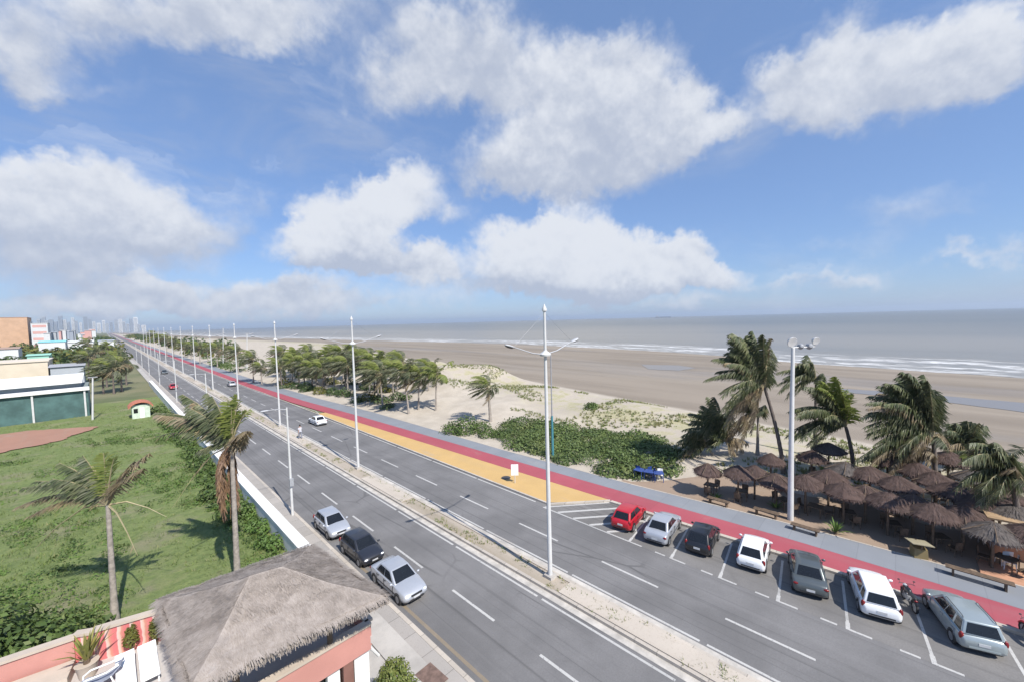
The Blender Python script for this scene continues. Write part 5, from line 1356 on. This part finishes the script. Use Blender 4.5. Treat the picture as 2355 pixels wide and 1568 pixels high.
# loungers
def lounger(label, loc, rz):
    t = thing('sun_lounger', label, 'sun lounger', loc, rz, 'white sun loungers on the terrace')
    mb = MB(); mb.box((-.35, 0, .33), (1.3, .58, .07)); bevel_obj(mb, 'bed', MT['white_plastic'], t, .015)
    mb = MB(); mb.grid([[(.31, -.29, .30), (.31, .29, .30), (.31, .29, .37), (.31, -.29, .37)], [(.95, -.29, .42), (.95, .29, .42), (.95, .29, .49), (.95, -.29, .49)]], 0, True, True, True); mb.build('backrest', MT['white_plastic'], t)
    for sx in (-.85, .2):
        for sy in (-1, 1): mb = MB(); mb.box((sx, sy*.24, .15), (.06, .05, .30)); mb.build('leg', MT['white_plastic'], t)
    t.scale = (.9, .80, .9)
    return t
A1, A2 = at(288, 1495, FZ+.4), at(293, 1600, FZ+.4); B1, B2 = at(336, 1473, FZ+.4), at(347, 1556, FZ+.4)
ang = math.atan2((B1-B2).y, (B1-B2).x)
lounger('white sun lounger beside the thatched roof', (*((B1+B2)/2).xy, FZ), ang)
c = (B1+B2)/2+(A1-B1)
lounger('white sun lounger nearer the potted yucca', (c.x-.02, c.y+.05, FZ), ang)
# grey lounge chair
P = at(218, 1556, FZ+.4); t = thing('lounge_chair', 'grey sling lounge chair with white arms beside the potted yucca', 'lounge chair', (P.x, P.y, FZ), 2.9); t.scale = (.68, .62, .85)
mb = MB(); prof = [(-.95, .75), (-.6, .45), (-.1, .32), (.3, .42), (.7, .30)]
mb.grid([[(x, -.3, z), (x, .3, z), (x, .3, z-.05), (x, -.3, z-.05)] for x, z in prof], 0, True, True, True); mb.build('seat', plain('grey_sling', (.26, .28, .34), .8), t, 60)
for s in (-1, 1):
    mb = MB(); mb.tube([(-.9, s*.33, .78), (-.5, s*.36, .66), (.2, s*.36, .62), (.45, s*.34, .5), (.5, s*.33, 0)], .035, 8); mb.build('armrest', MT['white_plastic'], t, 60)
    mb = MB(); mb.tube([(-.6, s*.33, .45), (-.75, s*.33, 0)], .03, 6); mb.build('leg', MT['white_plastic'], t)
P = at(200, 1528, FZ+.38); t = rosette('tall potted yucca with long yellow green leaves before the striped wall', (P.x, P.y, FZ+.38), 34, 1.25, leafmat('yucca_leaf', [(.20, .20, .05), (.28, .26, .09), (.15, .18, .05)], .2), 90, el=(48, 88), w=.045)
mb = MB(); mb.lathe([(.0, -.38), (.20, -.38), (.27, .05), (.30, .1), (.25, .1), (.0, .06)], 14); mb.build('pot', MT['beige'], t, 40)
for i, (u, v, lb, h) in enumerate([(334, 1455, 'olive rounded shrub at the left part of the striped wall', .62), (350, 1440, 'olive brown shrub at the right end of the striped wall', .62)]):
    P = [Vector((.05, 18.95, FZ)), Vector((.68, 18.8, FZ))][i]
    shrub('shrub', lb, 'shrub', (P.x, P.y, FZ), [((0, 0, .45), (.22, .2, .5)), ((.02, 0, .7), (.18, .16, .3))], 420, .09, MT['leaf_olive'], 'shrubs before the striped wall', 95+i, 3)
shrub('shrub', 'clipped bright green shrub beside the pavement below the salmon parapet', 'shrub', (6.28, 12.25, .15), [((0, 0, 1.3), (.68, .68, 1.0)), ((.02, .1, 1.75), (.5, .5, .55)), ((.1, -.45, 1.0), (.68, .7, .9))], 5200, .095, leafmat('clipped_leaf', [(.10, .14, .035), (.16, .19, .05), (.20, .22, .07), (.07, .11, .03)], .25), None, 99, 6)
mb = MB(); P = at(992, 1555, .2); mb.box((P.x, P.y, .208), (.75, 1.15, .016), .05); tag(mb.build('drain_cover', plain('rusty_metal', (.16, .105, .085), .8, .3, 4)), 'brown rusty drain cover in the near pavement', 'drain cover')

# ------------------------------------------------------------------ kiosk on the lawn
P = at(322, 962); t = thing('gatehouse', 'small pale green gatehouse with an arched red roof at the white wall', 'hut', (P.x+.2, P.y+1.5, 0)); t.scale = (.62, .8, .86)
mb = MB(); mb.box((0, 0, 1.3), (3.4, 3.0, 2.6)); mb.build('wall', plain('pale_green', (.52, .60, .50), .8), t)
mb = MB(); rows = []
for i in range(13):
    a = PI*.12+PI*.76*i/12; x_, z_ = 2.6*math.cos(a), 1.6+1.55*math.sin(a); rows.append([(x_, -2.0, z_), (x_, 2.0, z_), (x_*.93, 2.0, z_-.16), (x_*.93, -2.0, z_-.16)])
mb.grid(rows, 0, True, True, True); mb.build('roof', plain('red_tile', (.45, .16, .10), .8, .2, 3), t)
mb = MB(); mb.box((.2, -1.53, 1.0), (.9, .05, 2.0)); mb.build('door', MT['white_wall'], t)
mb = MB(); mb.box((-1.0, -1.53, 1.5), (.8, .05, .8)); mb.build('window', MT['glass_dark'], t)

# ------------------------------------------------------------------ sports hall and houses on the left
def win_mat(name, wall, glass, sx_, sz_, fillx=.55, fillz=.5):
    return plain(name, wall, .85, .06, .3)
t = thing('sports_hall', 'white sports hall with teal netting along its lower front', 'building', (0, 0, 0))
y0 = 97.0; x1 = -2.6
mb = MB(); mb.box((-26, y0+7, 2.25), (46.8, 13.4, 4.5)); mb.build('wall', plain('hall_wall', (.20, .24, .24), .9), t)
net = plain('teal_net', (.07, .135, .13), .9, .25, .6)
mb = MB(); mb.box((-26, y0+.05, 2.2), (47, .06, 4.4)); mb.build('netting', net, t)
mb = MB(); mb.box((-26, y0-.1, 4.65), (47.4, .7, .55)); mb.build('beam', MT['white_wall'], t)
for k in range(9): mb = MB(); mb.box((x1-.3-5.6*k, y0-.12, 2.2), (.22, .25, 4.4)); mb.build('post', MT['white_metal'], t)
mb = MB(); mb.box((-26.5, y0+9.5, 4.95), (46, 9, .9)); mb.build('upper_wall', plain('upper_wall_grey', (.36, .38, .40), .9, .12, .4), t)
mb = MB(); mb.grid([[(-50, y0+4.0, 5.48), (-3.2, y0+4.0, 5.48)], [(-50, y0+15.5, 6.15), (-3.2, y0+15.5, 6.15)], [(-50, y0+15.5, 6.0), (-3.2, y0+15.5, 6.0)], [(-50, y0+4.0, 5.28), (-3.2, y0+4.0, 5.28)]], 0, False)
mb.grid([[(-50, y0+4.0, 5.28), (-3.2, y0+4.0, 5.28)], [(-50, y0+4.0, 5.48), (-3.2, y0+4.0, 5.48)]]); mb.build('roof', MT['white_wall'], t)

def pxwidth(u0, u1, X, Y, Z):
    a = proj((X, Y, Z))[0]; b_ = proj((X+1, Y, Z))[0]; return (u1-u0)/(b_-a)
def house(label, cat, u0, u1, vb, vt, Y, dp, wall, roof=None, storeys=0, name='house', group=None, flat=True, winmat=None):
    um = (u0+u1)/2; r = ray(um, vt); s = Y/r.y; X = r.x*s; zt = CAMZ+r.z*s; zb = max(0, CAMZ+ray(um, vb).z*s) if vb else 0
    w = pxwidth(u0, u1, X, Y, zt); t = thing(name, label, cat, (X, Y+dp/2, 0), 0, group)
    mb = MB(); mb.box((0, 0, zt/2), (w, dp, zt)); mb.build('wall', wall, t)
    if roof:
        mb = MB()
        if flat: mb.box((0, 0, zt+.15), (w+.5, dp+.5, .3))
        else:
            hgt = w*.09; mb.grid([[(-w/2-.4, -dp/2-.4, zt+.01), (w/2+.4, -dp/2-.4, zt+.01)], [(-w/2-.4, 0, zt+hgt), (w/2+.4, 0, zt+hgt)], [(-w/2-.4, dp/2+.4, zt+.01), (w/2+.4, dp/2+.4, zt+.01)]])
        mb.build('roof', roof, t)
    if storeys:
        fh = zt/storeys
        for k in range(storeys):
            mb = MB(); mb.box((0, -dp/2-.02, fh*(k+.55)), (w*.82, .08, fh*.40)); o = mb.build('window_band', winmat or MT['glass_dark'], t)
    return t
far = lambda n, c: plain(n, c, .9, .08, .05)
FW1 = far('far_white', (.60, .61, .62)); FG = far('far_grey', (.38, .41, .45)); FB = far('far_bluegrey', (.30, .34, .40)); TQ = far('turquoise_roof', (.22, .52, .55)); TQ2 = far('mint_roof', (.30, .55, .46))
PK = far('pink_wall', (.58, .34, .31)); GW = far('window_grey', (.17, .19, .22))
house('tall orange apartment block at the left edge of the skyline', 'apartment block', -40, 63, 0, 731, 560, 30, MT['orange_wall'], far('orange_roof', (.5, .3, .2)), 0, 'apartment_block')
house('white block with pink lower floors beside the orange block', 'apartment block', 70, 109, 0, 744, 540, 24, FW1, FW1, 4, 'apartment_block', None, True, PK)
house('dark slim stair tower between the orange and white blocks', 'tower', 63, 71, 0, 741, 575, 10, FB, FG, 0, 'stair_tower')
house('low building with a long turquoise roof', 'building', 88, 150, 0, 787, 430, 20, FW1, TQ, 0, 'low_building', None, False)
house('low building with a long pale roof beside the turquoise roof', 'building', 150, 215, 0, 787, 440, 20, FW1, FW1, 0, 'low_building', None, False)
house('small house with a mint green roof behind the cream hall', 'house', 62, 112, 0, 817, 215, 12, TQ2, TQ2, 0, 'house', None, False)
house('cream coloured flat building behind the sports hall', 'building', -60, 112, 0, 835, 160, 14, MT['cream'], far('cream_roof', (.62, .55, .46)), 0, 'low_building')
house('grey roofed shed behind the right end of the sports hall', 'shed', 116, 192, 0, 842, 155, 10, FG, far('zinc', (.33, .34, .37)), 0, 'shed', None, False)
house('pale house among shrubs at the left edge behind the cream building', 'house', -30, 42, 0, 803, 290, 12, FW1, far('tile_far', (.35, .25, .2)), 0, 'house', None, False)
house('tiny white house at the far end of the overgrown lot', 'house', 226, 262, 0, 784, 420, 12, FW1, FG, 0, 'house', None, False)
# skyline
rnd = random.Random(41)
SKY = [(112, 121, 735), (121, 131, 740), (132, 142, 727), (143, 152, 736), (153, 160, 741), (163, 170, 731), (170, 178, 738), (182, 188, 742), (190, 201, 729), (202, 210, 733), (212, 219, 740), (222, 231, 743), (234, 241, 737), (243, 250, 744), (252, 259, 741), (262, 271, 736), (272, 280, 734), (281, 288, 739), (290, 297, 745), (298, 305, 733), (306, 316, 730), (317, 322, 746), (325, 335, 748), (84, 92, 734), (93, 103, 729), (104, 111, 737)]
for i, (u0, u1, vt) in enumerate(sorted(SKY)):
    mat = rnd.choice([FW1, FG, FB, FG, FB, FB]); Y = rnd.uniform(3000, 4200)
    if (u0, u1) in ((182, 188), (234, 241)): mat = FW1
    t = house('pale tower on the far skyline, %s from the orange block' % ORD[i], 'tower', u0, u1, 0, vt, Y, 40, mat, FG, 0, 'tower_block', 'towers on the far skyline')
    zt = CAMZ+ray((u0+u1)/2, vt).z*Y/ray((u0+u1)/2, vt).y; X0 = ray((u0+u1)/2, vt).x*Y/ray((u0+u1)/2, vt).y; w = pxwidth(u0, u1, X0, Y, zt)
    mb = MB()
    for k in range(max(3, int(zt/6))): mb.box((0, -20.2, 3+6*k), (w*.8, .6, 2.4))
    mb.build('window_bands', GW, t)
for i in range(46):
    u = rnd.uniform(75, 300); v = rnd.uniform(753, 766); Yh = rnd.uniform(420, 1100)
    rr3 = ray(u+14, 760)
    if rr3.x*Yh/rr3.y > -6: continue
    house('low pale roof in the far town', 'house', u, u+rnd.uniform(5, 16), 0, rnd.uniform(757, 772), Yh, 15, rnd.choice([FW1, FG, PK, FB, FW1]), rnd.choice([FG, far('far_tile%d' % i, (.40, .30, .25)), FW1]), 0, 'house', 'low houses of the far town', False)
mb = MB(); rnd = random.Random(15)
for _ in range(240):
    yy = rnd.uniform(230, 1300); xx = rnd.choice((rnd.uniform(-.22*yy, 4), rnd.uniform(-.1*yy, 5), rnd.uniform(30, 60)))
    leaf_blob(mb, (xx, yy, 1.5), (rnd.uniform(4, 9), rnd.uniform(4, 12), rnd.uniform(2.0, 5.5)), 46, 2.2, rnd, rnd.choice((0, 1, 1)))
tag(mb.build('far_woods', [MT['leaf_olive'], MT['leaf_dark']]), 'scattered far treetops among the town roofs', kind='stuff')

# ship on the horizon
D0 = 5200; P = atd(1525, 730, D0); t = thing('cargo_ship', 'long low dark cargo ship on the horizon', 'ship', (P.x, P.y, -3), math.atan2(-.714, .70))
ln = 36/FD*D0
mb = MB(); mb.grid([[(-ln/2, -10, 9), (-ln/2, -8, -1), (-ln/2, 8, -1), (-ln/2, 10, 9)], [ln and (ln*.4, -10, 9), (ln*.4, -8, -1), (ln*.4, 8, -1), (ln*.4, 10, 9)], [(ln/2, -.5, 11), (ln*.47, -.5, -1), (ln*.47, .5, -1), (ln/2, .5, 11)]], 0, True, True, True); mb.build('hull', far('ship_hull', (.08, .08, .10)), t)
mb = MB(); mb.box((-ln*.38, 0, 15), (ln*.09, 16, 14)); mb.build('superstructure', FW1, t)

# ------------------------------------------------------------------ haze in the air
HAZE = 1.1e-4
if HAZE:
    mb = MB(); mb.box((1000, 0, 55), (29800, 29800, 140))
    hz_ = mb.build('haze', bpy.data.materials.new('haze_air')); m = hz_.data.materials[0]; m.use_nodes = True; nt = NT(m.node_tree)
    m.node_tree.nodes.remove(m.node_tree.nodes['Principled BSDF'])
    pv = nt.n('ShaderNodeVolumePrincipled'); pv.inputs['Color'].default_value = (.72, .84, 1, 1); pv.inputs['Density'].default_value = HAZE; pv.inputs['Anisotropy'].default_value = .2
    nt.l(pv.outputs[0], m.node_tree.nodes['Material Output'].inputs['Volume'])
    tag(hz_, kind='stuff')
SC.cycles.volume_bounces = 0
SC.cycles.max_bounces = 6
